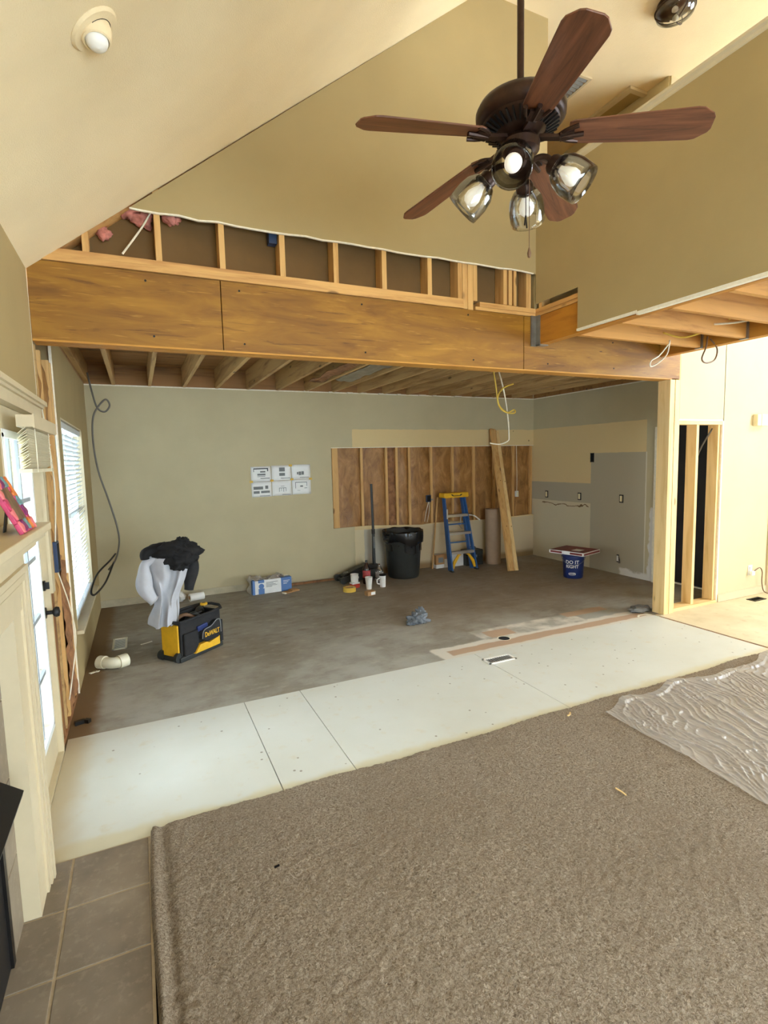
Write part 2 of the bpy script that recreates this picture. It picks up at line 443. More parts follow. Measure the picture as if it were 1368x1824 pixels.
        if sub:
            m = o.modifiers.new('sub', 'SUBSURF'); m.levels = sub; m.render_levels = sub
        return o

def tag(o, label, cat, group=None):
    o['label'] = label; o['category'] = cat
    if group: o['group'] = group
    return o
def thing(name, label, cat, loc=(0, 0, 0), rz=0, group=None, rot=None):
    o = bpy.data.objects.new(name, None); COL.objects.link(o)
    o.empty_display_size = .1
    o.location = loc; o.rotation_euler = rot or (0, 0, rz)
    return tag(o, label, cat, group)
def struct(o, label=None, cat=None):
    o['kind'] = 'structure'
    if label: o['label'] = label
    if cat: o['category'] = cat
    return o
def bx(name, mat, parent, x0, x1, y0, y1, z0, z1, bevel=0):
    return MB().box(x0, x1, y0, y1, z0, z1).build(name, mat, parent, bevel=bevel)
def text(name, s, size, mat, parent, loc, rot, ext=.0008, align='CENTER', shear=0, sx=1, bold=0):
    cu = bpy.data.curves.new(name, 'FONT'); cu.body = s; cu.size = size; cu.extrude = ext
    cu.align_x = align; cu.align_y = 'CENTER'; cu.shear = shear; cu.offset = bold
    cu.resolution_u = 3
    tmp = bpy.data.objects.new(name, cu); COL.objects.link(tmp)
    bpy.context.view_layer.update()
    me = bpy.data.meshes.new_from_object(tmp.evaluated_get(bpy.context.evaluated_depsgraph_get()))
    bpy.data.objects.remove(tmp)
    me.materials.clear(); me.materials.append(M[mat])
    o = bpy.data.objects.new(name, me); COL.objects.link(o); o.parent = parent
    o.location = loc; o.rotation_euler = rot; o.scale = (sx, 1, 1)
    return o
def fbm(x, y, z, o=3): return mnoise.fractal(Vector((x, y, z)), .8, 2.0, o)

# ================================================================= SETTING
XL, YB, YK, XK = -0.515, 3.76, 7.24, 6.24      # left wall, beam front, kitchen back wall, kitchen right wall
ZC, ZF, YR, XR = 2.71, 5.39, -2.2, 8.7         # joist undersides, flat high ceiling, rear wall, far right wall

# ---- floors
fl = struct(MB().box(XL-.14, XK+.3, 3.70, YK+.1, -.12, 0).build('floor', 'subfloor'), 'worn grey brown wooden subfloor of the gutted kitchen with glue marks', 'floor')
for x0, x1 in ((XL, .594), (.594, 1.01), (1.01, 2.6), (2.6, 4.93)):
    bx('underlay_panel', 'vinyl', fl, x0+.0025, x1-.0025, 2.55, 3.74+.04, -.02, .006)
bx('floor_slab', 'void', fl, XL-.14, XR+.1, YR-.1, 3.70, -.12, -.018)
for x0, x1 in ((4.955, 6.3), (6.304, XR)):
    bx('subfloor_board', 'hallfloor', fl, x0, x1, YR, 3.80, -.018, .008)
bx('seam_strip', 'sheath', fl, 4.93, 4.955, YR, 3.74, -.018, .004)

# ---- hearth tiles
h = thing('hearth', 'brown grey ceramic tile hearth in front of the fireplace', 'hearth', (0, 0, 0))
bx('grout_bed', 'grout', h, XL, -.055, YR+.6, 2.575, -.018, .0085)
tx = [XL, -.366, -.06]
ty = [2.572, 2.272, 1.962, 1.652, 1.342, 1.032, .722]
for i in range(2):
    for j in range(len(ty)-1):
        bx('tile', 'tile', h, tx[i]+(.0 if i == 0 else .005), tx[i+1]-.005, ty[j+1]+.005, ty[j]-.005, .0, .0115, .002)

# ---- carpet with real pile relief
def carpet():
    xs0, xs1, ys0, ys1 = -.055, 4.92, -1.2, 2.615
    nx, ny = 500, 382
    rng = np.random.default_rng(3)
    X, Y = np.meshgrid(np.linspace(xs0, xs1, nx+1), np.linspace(ys0, ys1, ny+1))
    n = rng.random((ny+1, nx+1))
    n = (n+np.roll(n, 1, 0)+np.roll(n, 1, 1))/3
    Z = .016+.010*n
    Z += .013*np.exp(-((X+.04)/.018)**2) - .009*np.exp(-((X-.005)/.014)**2)+.004*np.exp(-((X-.05)/.04)**2)
    edge = np.minimum.reduce([X-xs0, ys1-Y, xs1-X])
    Z = np.where(edge < .004, .0105, Z)
    Y = Y+np.where(Y > ys1-.03, .010*np.sin(X*3.1)+.006*np.sin(X*9), 0)
    X = X+np.where(X < xs0+.02, .006*np.sin(Y*5), 0)
    co = np.stack([X, Y, Z], -1).reshape(-1, 3)
    idx = np.arange((nx+1)*(ny+1)).reshape(ny+1, nx+1)
    F = np.stack([idx[:-1, :-1], idx[:-1, 1:], idx[1:, 1:], idx[1:, :-1]], -1).reshape(-1, 4)
    me = bpy.data.meshes.new('carpet'); me.from_pydata(co.tolist(), [], F.tolist()); me.materials.append(M['carpet'])
    me.polygons.foreach_set('use_smooth', [True]*len(F)); me.update()
    o = bpy.data.objects.new('carpet', me); COL.objects.link(o)
    return tag(o, 'beige cut pile carpet pulled back at its far edge', 'carpet')
carpet()

# ---- left wall: living room part with door opening, torn open strip, kitchen part with window opening
WT = .14
DY0, DY1, DZ = 2.70, 3.64, 2.045               # door opening
WY0, WY1, WZ0, WZ1 = 4.76, 6.40, .45, 2.12     # window opening
m = MB()
m.box(XL-WT, XL, YR, DY0, 0, 2.95)
m.box(XL-WT, XL, DY0, DY1, DZ, 2.95); m.box(XL-WT, XL, DY1, 3.75, 2.13, 2.95)
m.box(XL-.016, XL, 4.56, WY0, 0.0, ZC); m.box(XL-WT, XL-.016, 4.60, WY0, 0, ZC)
m.box(XL-WT, XL, WY1, YK, 0, ZC); m.box(XL-WT, XL, WY0, WY1, 0, WZ0-.03); m.box(XL-WT, XL, WY0, WY1, WZ1, ZC)
wl = struct(m.build('wall_left', 'paint'), 'olive beige painted left wall with door and window openings', 'wall')
bx('sheathing', 'sheath', wl, XL-WT-.01, XL-.115, DY1, 4.60, 0, 2.95)
for y0, y1, mat in ((3.665, 3.705, 'stud'), (3.76, 3.80, 'sheath'), (3.87, 3.91, 'joist_old'), (4.06, 4.10, 'stud'), (4.42, 4.46, 'stud'), (4.52, 4.56, 'stud')):
    bx('stud', mat, wl, XL-.115, XL-.008, y0, y1, 0.04, 2.49 if y0 > 3.75 else 2.13)
bx('sole_plate', 'sheath', wl, XL-.115, XL-.008, 3.665, 4.56, 0, .04)
for y0, y1 in ((3.912, 4.058), (4.102, 4.418)):
    g = MB().grid(8, 40, lambda u, v, y0=y0, y1=y1: (XL-.03+.04*fbm(u*2+y0, v*9, 2)-.05*(2*u-1)**2, y0+(y1-y0)*u, .05+2.4*v))
    g.build('insulation_batt', 'kraft', wl, smooth='all', fix=False)
g = MB().grid(8, 30, lambda u, v: (XL-.004+.03*fbm(u*3, v*6, 5), 4.10+.32*u, .06+1.1*v*(1-.1*u)))
g.build('torn_batt_facing', 'batt_loose', wl, smooth='all', fix=False)
bx('drywall_edge', 'mud', wl, XL-.017, XL+.002, 4.552, 4.56, .0, ZC)
# ragged drywall edge strip at living room side
bx('drywall_edge', 'mud', wl, XL-.02, XL+.001, 3.75, 3.756, 2.13, 2.9)

# ---- kitchen back wall with the cut-out
HX0, HX1, HZ0, HZ1 = 2.54, 6.24, .735, 1.925
m = MB()
m.box(XL, HX0, YK, YK+.015, 0, ZC); m.box(HX0, XK, YK, YK+.015, HZ1, ZC)
m.prism([(HX0, 0), (XK, 0), (XK, .725), (5.3, .70), (4.2, .715), (4.0, .70), (3.1, .755), (HX0, .75)], 1, YK, YK+.015)
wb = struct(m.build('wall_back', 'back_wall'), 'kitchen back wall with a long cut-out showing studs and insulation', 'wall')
bx('sheathing', 'sheath', wb, XL, XK+.2, YK+.12, YK+.14, 0, ZC+.25)
studs = [(2.60, .09), (3.02, .038), (3.425, .038), (3.60, .04), (3.82, .038), (4.211, .038), (4.607, .038), (5.02, .038), (5.427, .038), (5.827, .038), (6.205, .045)]
for i, (x, wd) in enumerate(studs):
    o = bx('stud', 'stud', wb, x-wd/2, x+wd/2, YK+.02, YK+.11, .03, 2.70)
for i in range(len(studs)-1):
    x0 = studs[i][0]+studs[i][1]/2+.003; x1 = studs[i+1][0]-studs[i+1][1]/2-.003
    if i == 2: continue
    bow = .02
    g = MB().grid(10, 24, lambda u, v, x0=x0, x1=x1, i=i: (x0+(x1-x0)*u, YK+.055-.022*math.sin(PI*u)**.5+.018*fbm(u*2+i*3, v*5, i), .60+1.45*v))
    g.build('insulation_batt', 'kraft', wb, smooth='all', fix=False)
g = MB().grid(8, 60, lambda u, v: (3.446+.132*u, YK+.05+.05*fbm(u*2.5, v*11, 9)-.03*math.sin(PI*u), .60+1.45*v))
g.build('insulation_batt', 'batt_loose', wb, smooth='all', fix=False)
bx('drywall_edge', 'mud', wb, HX0, XK, YK-.002, YK+.012, HZ1-.008, HZ1+.002)
bx('top_edge', 'mud', wb, XL, XK, YK-.004, YK+.016, ZC-.012, ZC+.004)
for k in range(9):
    x = 2.2+k*.3+random.uniform(-.1, .1)
    bx('torn_paper', 'mud', wb, x, x+random.uniform(.05, .14), YK-.03, YK, ZC-.012, ZC+.006)

# ---- kitchen right wall
m = MB().box(XK, XK+.015, 4.83, YK, 0, ZC)
m.box(XK+.0, XK+.06, YK+.001, YK+.16, 0, 2.95)
wr = struct(m.build('wall_right', 'right_wall'), 'kitchen right wall with unpainted patches where cabinets hung', 'wall')
bx('top_edge', 'mud', wr, XK-.004, XK+.012, 4.83, YK, ZC-.012, ZC+.004)
bx('stud', 'stud', wr, XK-.0, XK+.09, 4.78, 4.828, 0, ZC)
bx('jamb', 'stud', wr, XK-.03, XK+.1, 4.74, 4.778, 0, 2.07)
bx('drywall_edge', 'mud', wr, XK-.03, XK-.001, 4.81, 4.845, 0, 2.08)

# ---- pantry behind the studs of the hall wall
pw = struct(bx('wall_pantry', 'black_felt', None, 6.41, 6.44, 3.93, 4.80, 0, 2.75), 'black felt papered wall inside the open pantry', 'wall')
bx('sill_strip', 'mud', pw, 6.395, 6.41, 3.93, 4.80, .0, .02)
m = MB(); yb, zb = 4.16, 1.13
m.box(6.40, 6.41, yb-.07, yb+.07, zb+.10, zb+.11); m.box(6.40, 6.41, yb-.07, yb+.07, zb-.10, zb-.09)
m.box(6.40, 6.41, yb-.07, yb-.06, zb-.10, zb+.11); m.box(6.40, 6.41, yb+.06, yb+.07, zb-.10, zb+.11)
m.build('box_outline', 'vent_grey', pw)
struct(bx('wall_pantry_back', 'paint', None, XK+.1, 6.41, 4.80, 4.86, 0, ZC))

# ---- hall wall (faces the camera, right of the post)
HY = 3.785
m = MB()
m.box(5.205, 5.96, HY, HY+.015, 2.075, ZF); m.box(5.95, XR, HY, HY+.015, 0, ZF); m.box(4.95, 5.205, HY, HY+.015, 2.96, ZF)
wh_ = struct(m.build('wall_hall', 'cream'), 'bright cream wall of the hall beside the closet opening', 'wall')
for x in (5.226, 5.55, 5.915): bx('stud', 'pale_stud', wh_, x-.02, x+.02, HY+.017, HY+.135, .04, 2.035)
for x in (6.3, 6.7, 7.1): bx('stud', 'pale_stud', wh_, x-.02, x+.02, HY+.017, HY+.135, .04, 2.6)
bx('header_plate', 'pale_x', wh_, 5.205, 5.94, HY+.0, HY+.135, 2.036, 2.075)
bx('sole_plate', 'pale_x', wh_, 5.205, 5.94, HY-.01, HY+.135, .001, .04)
bx('drywall_edge', 'mud', wh_, 5.937, 5.958, HY-.004, HY+.02, .02, 2.09)
bx('drywall_edge', 'mud', wh_, 5.205, 5.958, HY-.004, HY+.015, 2.075, 2.09)
bx('back_drywall', 'paint', wh_, 6.0, XR, HY+.136, HY+.15, 0, ZC)
b_ = MB().box(5.96, 6.88, HY-.014, HY-.001, .012, .085).box(5.96, 6.88, HY-.010, HY-.001, .085, .10).build('baseboard_hall', 'white')
struct(b_, 'white baseboard along the cream hall wall', 'baseboard')
tr_ = MB().box(6.88, 6.96, HY-.02, HY-.001, .012, 2.1).box(6.90, 6.935, HY-.028, HY-.001, .012, 2.1).build('trim_1', 'white')
struct(tr_, 'white door casing at the far right of the hall wall', 'trim')

# ---- kitchen baseboard on the back and left walls
struct(MB().box(XL, 1.9, YK-.014, YK-.001, 0, .085).box(1.9, 2.85, YK-.01, YK-.001, 0, .03).build('baseboard_back', 'dusty'), 'dusty white baseboard of the kitchen back wall', 'baseboard')

# ---- gable wall above the beam
SL = .777
def slope(x): return 2.893+SL*(x-XL)
XRD = XL+(ZF-2.893)/SL
cut = [(0.055, 3.322)]
x = .10
while x < 3.24:
    cut.append((x, 3.318+random.uniform(-.007, .007))); x += .12
cut.append((3.364, 3.31))
poly = [(XRD, ZF), (3.364, ZF)]+[(3.364, 3.31)]+[p for p in reversed(cut[:-1])]
wg = struct(MB().prism(poly, 1, 3.744, 3.757).build('wall_gable', 'paint'), 'tall olive beige gable wall above the exposed beam', 'wall')
for i in range(len(cut)-1):
    (xa, za), (xb, zb_) = cut[i], cut[i+1]
    if i % 3 == 0 and i+3 < len(cut):
        xb, zb_ = cut[i+3]
        pts = cut[i:i+4]
        MB().prism([(p[0], p[1]-.006) for p in pts]+[(p[0], p[1]+.003) for p in reversed(pts)], 1, 3.742, 3.758).build('torn_edge', 'mud', wg)
MB().prism([(XL-.1, 2.96), (3.364, 2.96), (3.364, ZF), (XRD, ZF), (XL-.1, slope(XL-.1)+.15)], 1, 3.885, 3.92).build('back_drywall', 'darkboard', wg)
MB().prism([(-.5, slope(-.5)+.003), (XRD, ZF+.003), (XRD, ZF+.1), (-.5, slope(-.5)+.1)], 1, 3.7555, 3.884).build('top_plate', 'stud_x', wg)
for x, wd in ((-.20, .036), (.21, .036), (.602, .036), (1.01, .038), (1.406, .038), (1.795, .038), (2.192, .038), (2.475, .038), (2.53, .05), (2.625, .038), (2.93, .036), (2.985, .036), (3.035, .03), (3.19, .05)):
    top = min(3.6, slope(x)+.1) if x > .1 else slope(x)+.02
    bx('stud', 'stud', wg, x-wd/2, x+wd/2, 3.762 if wd < .045 else 3.772, 3.88, 3.03 if x < 2.5 or x > 2.6 else 2.96, top)
bx('stud', 'stud', wg, 2.553, 2.605, 3.764, 3.80, 2.955, 3.6)
bx('sole_plate', 'stud_x', wg, -.40, 2.50, 3.752, 3.88, 2.995, 3.03)
bx('sole_plate', 'stud_x', wg, -.44, 2.50, 3.748, 3.88, 2.957, 2.993)
bx('sole_plate', 'stud_x', wg, 2.66, 3.25, 3.75, 3.88, 2.985, 3.022)
bx('sole_plate', 'stud_x', wg, 2.62, 3.25, 3.754, 3.88, 2.957, 2.983)
for (x, y, z, s) in ((.06, 3.84, 3.36, .055), (.13, 3.84, 3.31, .045), (.30, 3.82, 3.325, .035), (-.10, 3.85, 3.19, .035)):
    g = MB().grid(20, 12, lambda u, v, x=x, y=y, z=z, s=s: tuple(Vector((x, y, z))+Vector((math.cos(2*PI*u)*math.sin(PI*v)*1.2, math.sin(2*PI*u)*math.sin(PI*v)*.5, math.cos(PI*v)))*s*(1+.9*fbm(math.cos(2*PI*u)*1.5+x*9, math.sin(2*PI*u)*1.5, v*3)))) 
    g.build('insulation_tuft', 'pink', wg, smooth='all')
MB().tube([(.21, 3.80, 3.40), (.13, 3.80, 3.25), (0, 3.80, 3.06)], .006).build('cable', 'cable_white', wg, smooth=True)
bx('outlet_box', 'blue_box', wg, .93, .985, 3.80, 3.86, 3.26, 3.34)

# ---- main beam
bm_ = thing('support_beam', 'long orange plywood faced beam spanning the kitchen opening', 'beam', (0, 0, 0))
for x0, x1 in ((XL+.002, .575), (.581, 3.126), (3.132, 5.17)):
    bx('beam_panel', 'ply', bm_, x0, x1, YB, YB+.025, 2.50, 2.953, .0015)
bx('beam_core', 'ply', bm_, XL+.002, 5.16, YB+.026, YB+.105, 2.502, 2.95)
bx('beam_panel', 'ply', bm_, XL+.002, 5.17, YB+.106, YB+.13, 2.50, 2.953)
for k, y0 in enumerate((YB-.002, YB+.045, YB+.092)):
    bx('beam_flange', 'ply_edge', bm_, XL+.002, 5.05, y0, y0+.043, 2.488, 2.4995)
for (x, z) in ((.12, 2.90), (.15, 2.56), (.70, 2.9), (.72, 2.55), (1.6, 2.90), (1.62, 2.55), (2.55, 2.91), (2.6, 2.55), (3.4, 2.56), (4.2, 2.8), (4.22, 2.56), (4.8, 2.85)):
    MB().cyl((x, YB-.003, z), (x, YB+.002, z), .007, n=8).build('bolt', 'dark_iron', bm_)

# ---- post at the right end of the beam (three laminated studs)
po = thing('support_post', 'pale laminated stud post under the right end of the beam', 'post', (0, 0, 0))
for k in range(4):
    bx('stud', 'pale_stud', po, 5.012+k*.0395, 5.049+k*.0395, 3.745+(.004 if k % 2 else 0), 3.885, .009, 2.487, .0015)
bx('stud', 'stud', po, 5.172, 5.20, 3.77, 3.885, 2.08, 2.75)

# ---- kitchen joists and subfloor above
ce = struct(bx('ceiling', 'osb', None, XL-.14, 6.5, YB+.14, YK+.16, 2.957, 2.985), 'open joist ceiling over the gutted kitchen', 'ceiling')
k = 0; x = -.20
while x < 6.2:
    bx('joist', 'joist_old', ce, x-.019, x+.019, YB+.132, YK+.1, ZC, 2.955); x += .40
bx('joist', 'joist_old', ce, XL+.0, XL+.05, YB+.132, YK+.1, ZC+.03, 2.955)
x = -.20
while x < 5.8:
    for y, sgn in ((5.05, 1), (5.09, -1)):
        a = (x+.02, y, 2.73 if sgn > 0 else 2.94); b = (x+.38, y, 2.94 if sgn > 0 else 2.73)
        MB().beam(a, b, .03, .04).build('cross_brace', 'joist_old', ce)
    x += .40
bx('rim_joist', 'osb', ce, XL, XK, YK+.02, YK+.06, ZC, 2.955)
bx('rim_joist', 'osb', ce, XL-.14, XL-.002, YB+.14, YK+.1, ZC, 2.975)
bx('rim_joist', 'osb', ce, XK+.002, XK+.04, YB+.14, YK+.16, ZC, 2.955)
bx('rim_joist', 'osb', ce, 6.42, 6.5, YB+.14, 4.86, ZC, 2.955)
x = XL+.02
yy = YB+.15
while yy < YK:
    bx('subfloor_plank', 'osb', ce, XL, XK, yy, min(yy+.19, YK), 2.950, 2.9565); yy += .195
g = MB().grid(14, 6, lambda u, v: (2.30+.22*v, 4.5+1.8*u, 2.74+.03*fbm(u*5, v*3, 1)-.02*math.sin(PI*v)))
g.build('duct_wrap', 'steel', ce, smooth='all', solid=.004)
g = MB().grid(14, 6, lambda u, v: (1.98+.16*v, 4.4+2.0*u, 2.72+.03*fbm(u*7, v*3, 4)))
g.build('loose_batt', 'batt_loose', ce, smooth='all', solid=.01)

# ---- knee wall on the right with crown moulding, notch and header
m = MB()
m.box(3.244, 3.257, YR, 3.255, 2.725, 4.02); m.box(3.244, 3.257, 3.255, 3.744, 3.06, 4.02)
m.box(3.351, 3.364, YR, 3.76, 2.95, 4.02); m.box(3.244, 3.364, YR, 3.76, 4.02, 4.04)
wk = struct(m.build('wall_upper_right', 'paint'), 'upper right wall of the vaulted room, open below', 'wall')
for y in (-1.6, -1.0, -.4, .2, .8, 1.4, 2.0, 2.6, 3.2, 3.70): bx('stud', 'stud', wk, 3.258, 3.35, y-.019, y+.019, 3.02, 4.015)
bx('sole_plate', 'stud_y', wk, 3.250, 3.355, YR, 3.757, 2.985, 3.018)
bx('sole_plate', 'stud_y', wk, 3.254, 3.355, YR, 3.757, 2.955, 2.983)
bx('drywall_edge', 'mud', wk, 3.240, 3.262, 2.70, 3.26, 2.722, 2.74)
bx('drywall_edge', 'mud', wk, 3.238, 3.27, YR, 2.70, 2.708, 2.73)
prof = [(3.244, 4.012), (3.238, 4.018), (3.234, 4.034), (3.222, 4.046), (3.220, 4.062), (3.375, 4.062), (3.375, 4.042), (3.244, 4.042)]
cr = MB().prism(prof, 1, YR, 3.742).build('trim_2', 'white')
struct(cr, 'white crown moulding capping the upper right wall', 'trim')
hb = thing('header_beam', 'orange laminated header under the upper right wall', 'beam', (0, 0, 0))
bx('beam_ply', 'ply_y', hb, 3.262, 3.30, YR, 3.757, 2.713, 2.952); bx('beam_ply', 'ply_y', hb, 3.303, 3.345, YR, 3.757, 2.713, 2.952)
m = MB().box(3.252, 3.261, 3.70, 3.757, 2.70, 2.96).box(3.252, 3.35, 3.70, 3.757, 2.703, 2.712).box(3.20, 3.262, 3.748, 3.759, 2.70, 2.96)
m.build('joist_hanger', 'steel', hb)

# ---- hall joists between header and second beam
ch = struct(bx('ceiling_hall', 'osb', None, 3.364, 4.90, YR, YB, 2.955, 2.972), 'joist ceiling strip over the hall on the right', 'ceiling')
y = 3.335
while y > YR:
    bx('joist', 'red_joist', ch, 3.346, 4.855, y-.019, y+.019, ZC, 2.953)
    m = MB().box(4.83, 4.856, y-.03, y-.02, ZC-.005, 2.86).box(4.83, 4.856, y+.02, y+.03, ZC-.005, 2.86).box(4.82, 4.856, y-.03, y+.03, ZC-.008, ZC-.002)
    m.build('joist_hanger', 'steel', ch); y -= .408
b2 = thing('hall_beam', 'orange beam carrying the far ends of the hall joists', 'beam', (0, 0, 0))
bx('beam_ply', 'ply_y', b2, 4.857, 4.90, YR, 3.757, 2.707, 2.952); bx('beam_ply', 'ply_y', b2, 4.902, 4.945, YR, 3.757, 2.707, 2.952)

# ---- high ceiling: sloped part and flat part
th = .10
prof = [(XL-.14, slope(XL-.14)), (XRD, ZF), (XRD, ZF+th), (XL-.14, slope(XL-.14)+th)]
cs = struct(MB().prism(prof, 1, YR, 3.754).build('ceiling_slope', 'ceiling'), 'sloped cream textured ceiling of the vaulted room', 'ceiling')
cf = struct(bx('ceiling_flat', 'ceiling', None, XRD-.05, XR+.1, YR, 6.0, ZF, ZF+th), 'flat high cream ceiling right of the slope', 'ceiling')
# drywall remnant hanging at the eave where the ceiling ends
struct(MB().box(3.244, 3.364, 3.757, 6.0, 2.98, ZF).build('wall_recess_left', 'paint'))
struct(MB().box(4.93, 5.03, HY+.015, 6.0, 2.98, ZF).build('wall_recess_right', 'cream'))
struct(bx('wall_recess_back', 'paint', None, 3.364, 4.93, 5.9, 6.0, 2.98, ZF))
struct(bx('floor_recess', 'osb', None, 3.364, 4.93, 3.9, 6.0, 2.96, 2.98))
at_ = thing('attic_hatch', 'white framed attic hatch in the shaded recess ceiling', 'hatch', (4.72, 4.35, ZF))
m = MB()
m.box(-.03, .50, -.31, -.26, -.03, -.001).box(-.03, .03, -.26, .5, -.03, -.001)
m.build('frame', 'white', at_); bx('panel', 'paint', at_, .03, .20, -.26, .5, -.012, -.001)
at2 = thing('ceiling_register', 'small white ceiling register beside the fan blade in the recess', 'vent', (4.05, 4.3, ZF))
m = MB().box(-.2, .2, -.19, -.165, -.02, -.001).box(-.2, .2, .165, .19, -.02, -.001).box(-.2, -.175, -.165, .165, -.02, -.001).box(.175, .2, -.165, .165, -.02, -.001)
m.build('frame', 'white', at2)
for k in range(7): MB().beam((-.175, -.14+k*.047, -.012), (.175, -.14+k*.047, -.012), .03, .004, up=(0, .5, 1)).build('louvre', 'vent_grey', at2)

# ---- walls out of view that close the house: rear wall with an opening added for the fill, far right wall with its windows
m = MB()
m.box(XL-.14, .3, YR-.1, YR, 0, ZF); m.box(2.9, XR, YR-.1, YR, 0, ZF); m.box(.3, 2.9, YR-.1, YR, 0, .7); m.box(.3, 2.9, YR-.1, YR, 2.3, ZF)
struct(m.build('wall_rear', 'paint'))
m = MB()
m.box(XR, XR+.1, YR, -1.9, 0, 2.5); m.box(XR, XR+.1, 1.5, HY+.015, 0, 2.5); m.box(XR, XR+.1, -1.9, 1.5, 0, .4)
m.box(XR, XR+.1, YR, HY+.015, 2.5, 3.2); m.box(XR, XR+.1, YR, .5, 3.2, 5.0); m.box(XR, XR+.1, 2.9, HY+.015, 3.2, 5.0); m.box(XR, XR+.1, YR, HY+.015, 5.0, ZF)
struct(m.build('wall_far_right', 'cream'))

# ================================================================= DOOR, WINDOW, FIREPLACE
# ---- glazed door in the left wall
dr = struct(MB().box(0, 0.001, 0, .001, 0, .001).build('door_1', 'white'), 'white glazed exterior door beside the fireplace', 'door')
dr.location = (0, 0, 0)
dr.data.clear_geometry()
m = MB(); xd0, xd1 = XL-.075, XL-.03
ya, yb = 2.735, 3.605
m.box(xd0, xd1, ya, ya+.12, .02, 2.03); m.box(xd0, xd1, yb-.12, yb, .02, 2.03)
m.box(xd0, xd1, ya+.12, yb-.12, .02, .25); m.box(xd0, xd1, ya+.12, yb-.12, 1.90, 2.03)
mm = m
me = bpy.data.meshes.new('door_1'); me.from_pydata(mm.v, [], mm.f); me.materials.append(M['white']); dr.data = me
gy0, gy1, gz0, gz1 = ya+.12, yb-.12, .25, 1.90
bx('pane', 'pane', dr, XL-.054, XL-.050, gy0, gy1, gz0, gz1)
m = MB()
for z in (gz0, gz1): m.box(XL-.034, XL-.018, gy0-.02, gy1+.02, z-.018, z+.018)
for y in (gy0, gy1): m.box(XL-.034, XL-.018, y-.018, y+.018, gz0, gz1)
m.build('glass_bead', 'white_cool', dr)
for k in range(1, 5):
    z = gz0+(gz1-gz0)*k/5; bx('muntin', 'grille_silhouette', dr, XL-.05, XL-.034, gy0, gy1, z-.011, z+.011)
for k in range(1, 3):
    y = gy0+(gy1-gy0)*k/3; bx('muntin', 'grille_silhouette', dr, XL-.05, XL-.036, y-.011, y+.011, gz0, gz1)
kn = MB().cyl((XL-.03, yb-.06, .90), (XL-.018, yb-.06, .90), .032, n=20).cyl((XL-.018, yb-.06, .90), (XL+.02, yb-.06, .90), .012, n=12)
prof = []
kn.add(*[(lambda L: (L.v, L.f))(MB().lathe([(.012, 0), (.026, .008), (.031, .02), (.027, .034), (.0, .04)], n=18).xf(Matrix.Translation((XL+.012, yb-.06, .90)) @ Matrix.Rotation(PI/2, 4, 'Y')))][0])
kn.build('door_knob', 'dark_iron', dr, smooth=True)
MB().cyl((XL-.03, yb-.06, 1.06), (XL-.012, yb-.06, 1.06), .03, n=20).box(XL-.012, XL+.008, yb-.066, yb-.054, 1.04, 1.08).build('deadbolt', 'dark_iron', dr)
m = MB()
m.box(XL-WT, XL-.0, DY0, DY0+.03, 0, DZ); m.box(XL-WT, XL-.0, DY1-.03, DY1, 0, DZ); m.box(XL-WT, XL, DY0, DY1, DZ-.012, DZ)
m.box(XL-WT, XL-.0, DY0, DY1, -.02, .018)
m.build('jamb', 'white', dr)
hd = MB().box(XL, XL+.02, 2.55, 3.72, 2.03, 2.085).box(XL, XL+.035, 2.55, 3.735, 2.085, 2.10).box(XL, XL+.05, 2.55, 3.745, 2.10, 2.125)
hd.build('head_casing', 'white', dr)
bx('side_casing', 'white', dr, XL, XL+.018, 3.60, 3.68, 1.0, 2.03)

# raised mini blind over the door
vb = thing('door_blind', 'tan slatted blind pulled up over the glazed door', 'blind', (XL+.045, 3.27, 1.73))
m = MB().box(-.02, .045, -.36, .36, .20, .255).box(.045, .052, -.36, .36, .195, .26)
m.build('head_rail', 'white', vb)
random.seed(5)
for k in range(15):
    z = .016+k*.0122
    o = MB().beam((.0, -.345, z), (.0, .345, z), .05, .0025, up=(random.uniform(-.95, -.6), 0, 1)).build('slat', 'slat_tan', vb)
    o.location.x = random.uniform(-.004, .004)
bx('bottom_rail', 'slat_tan', vb, -.026, .026, -.345, .345, -.012, .006)
for y in (-.22, .22): MB().tube([(.03, y, .21), (.031, y, .1), (.03, y, -.01)], .0022, n=6).build('ladder_cord', 'cable_white', vb)
MB().tube([(.05, .345, .2), (.052, .35, -.2), (.05, .352, -.62)], .006, n=8).build('tilt_wand', 'white_plastic', vb)

# ---- kitchen window
wn = struct(MB().box(0, .001, 0, .001, 0, .001).build('window_1', 'white_cool'), 'tall kitchen window with white slatted blind', 'window')
m = MB(); x0, x1 = XL-.125, XL-.075
m.box(x0, x1, WY0, WY0+.05, WZ0, WZ1); m.box(x0, x1, WY1-.05, WY1, WZ0, WZ1); m.box(x0, x1, WY0, WY1, WZ0, WZ0+.05); m.box(x0, x1, WY0, WY1, WZ1-.05, WZ1)
m.box(x0, x1, WY0, WY1, 1.27, 1.315); m.box(x0, x1-.01, 5.565, 5.595, WZ0, WZ1)
me = bpy.data.meshes.new('window_1'); me.from_pydata(m.v, [], m.f); me.materials.append(M['white_cool']); wn.data = me
for z0, z1 in ((WZ0+.05, 1.27), (1.315, WZ1-.05)):
    for y0, y1 in ((WY0+.05, 5.565), (5.595, WY1-.05)):
        bx('pane', 'pane', wn, XL-.104, XL-.100, y0, y1, z0, z1)
bx('window_sill', 'white', wn, XL-.12, XL+.05, WY0-.06, WY1+.06, WZ0-.03, WZ0, .004)
m = MB()
m.box(XL-.075, XL+.002, WY0-.001, WY0+.012, WZ0, WZ1); m.box(XL-.075, XL+.002, WY1-.012, WY1+.001, WZ0, WZ1); m.box(XL-.075, XL+.002, WY0, WY1, WZ1-.012, WZ1+.001)
m.build('reveal', 'white', wn)
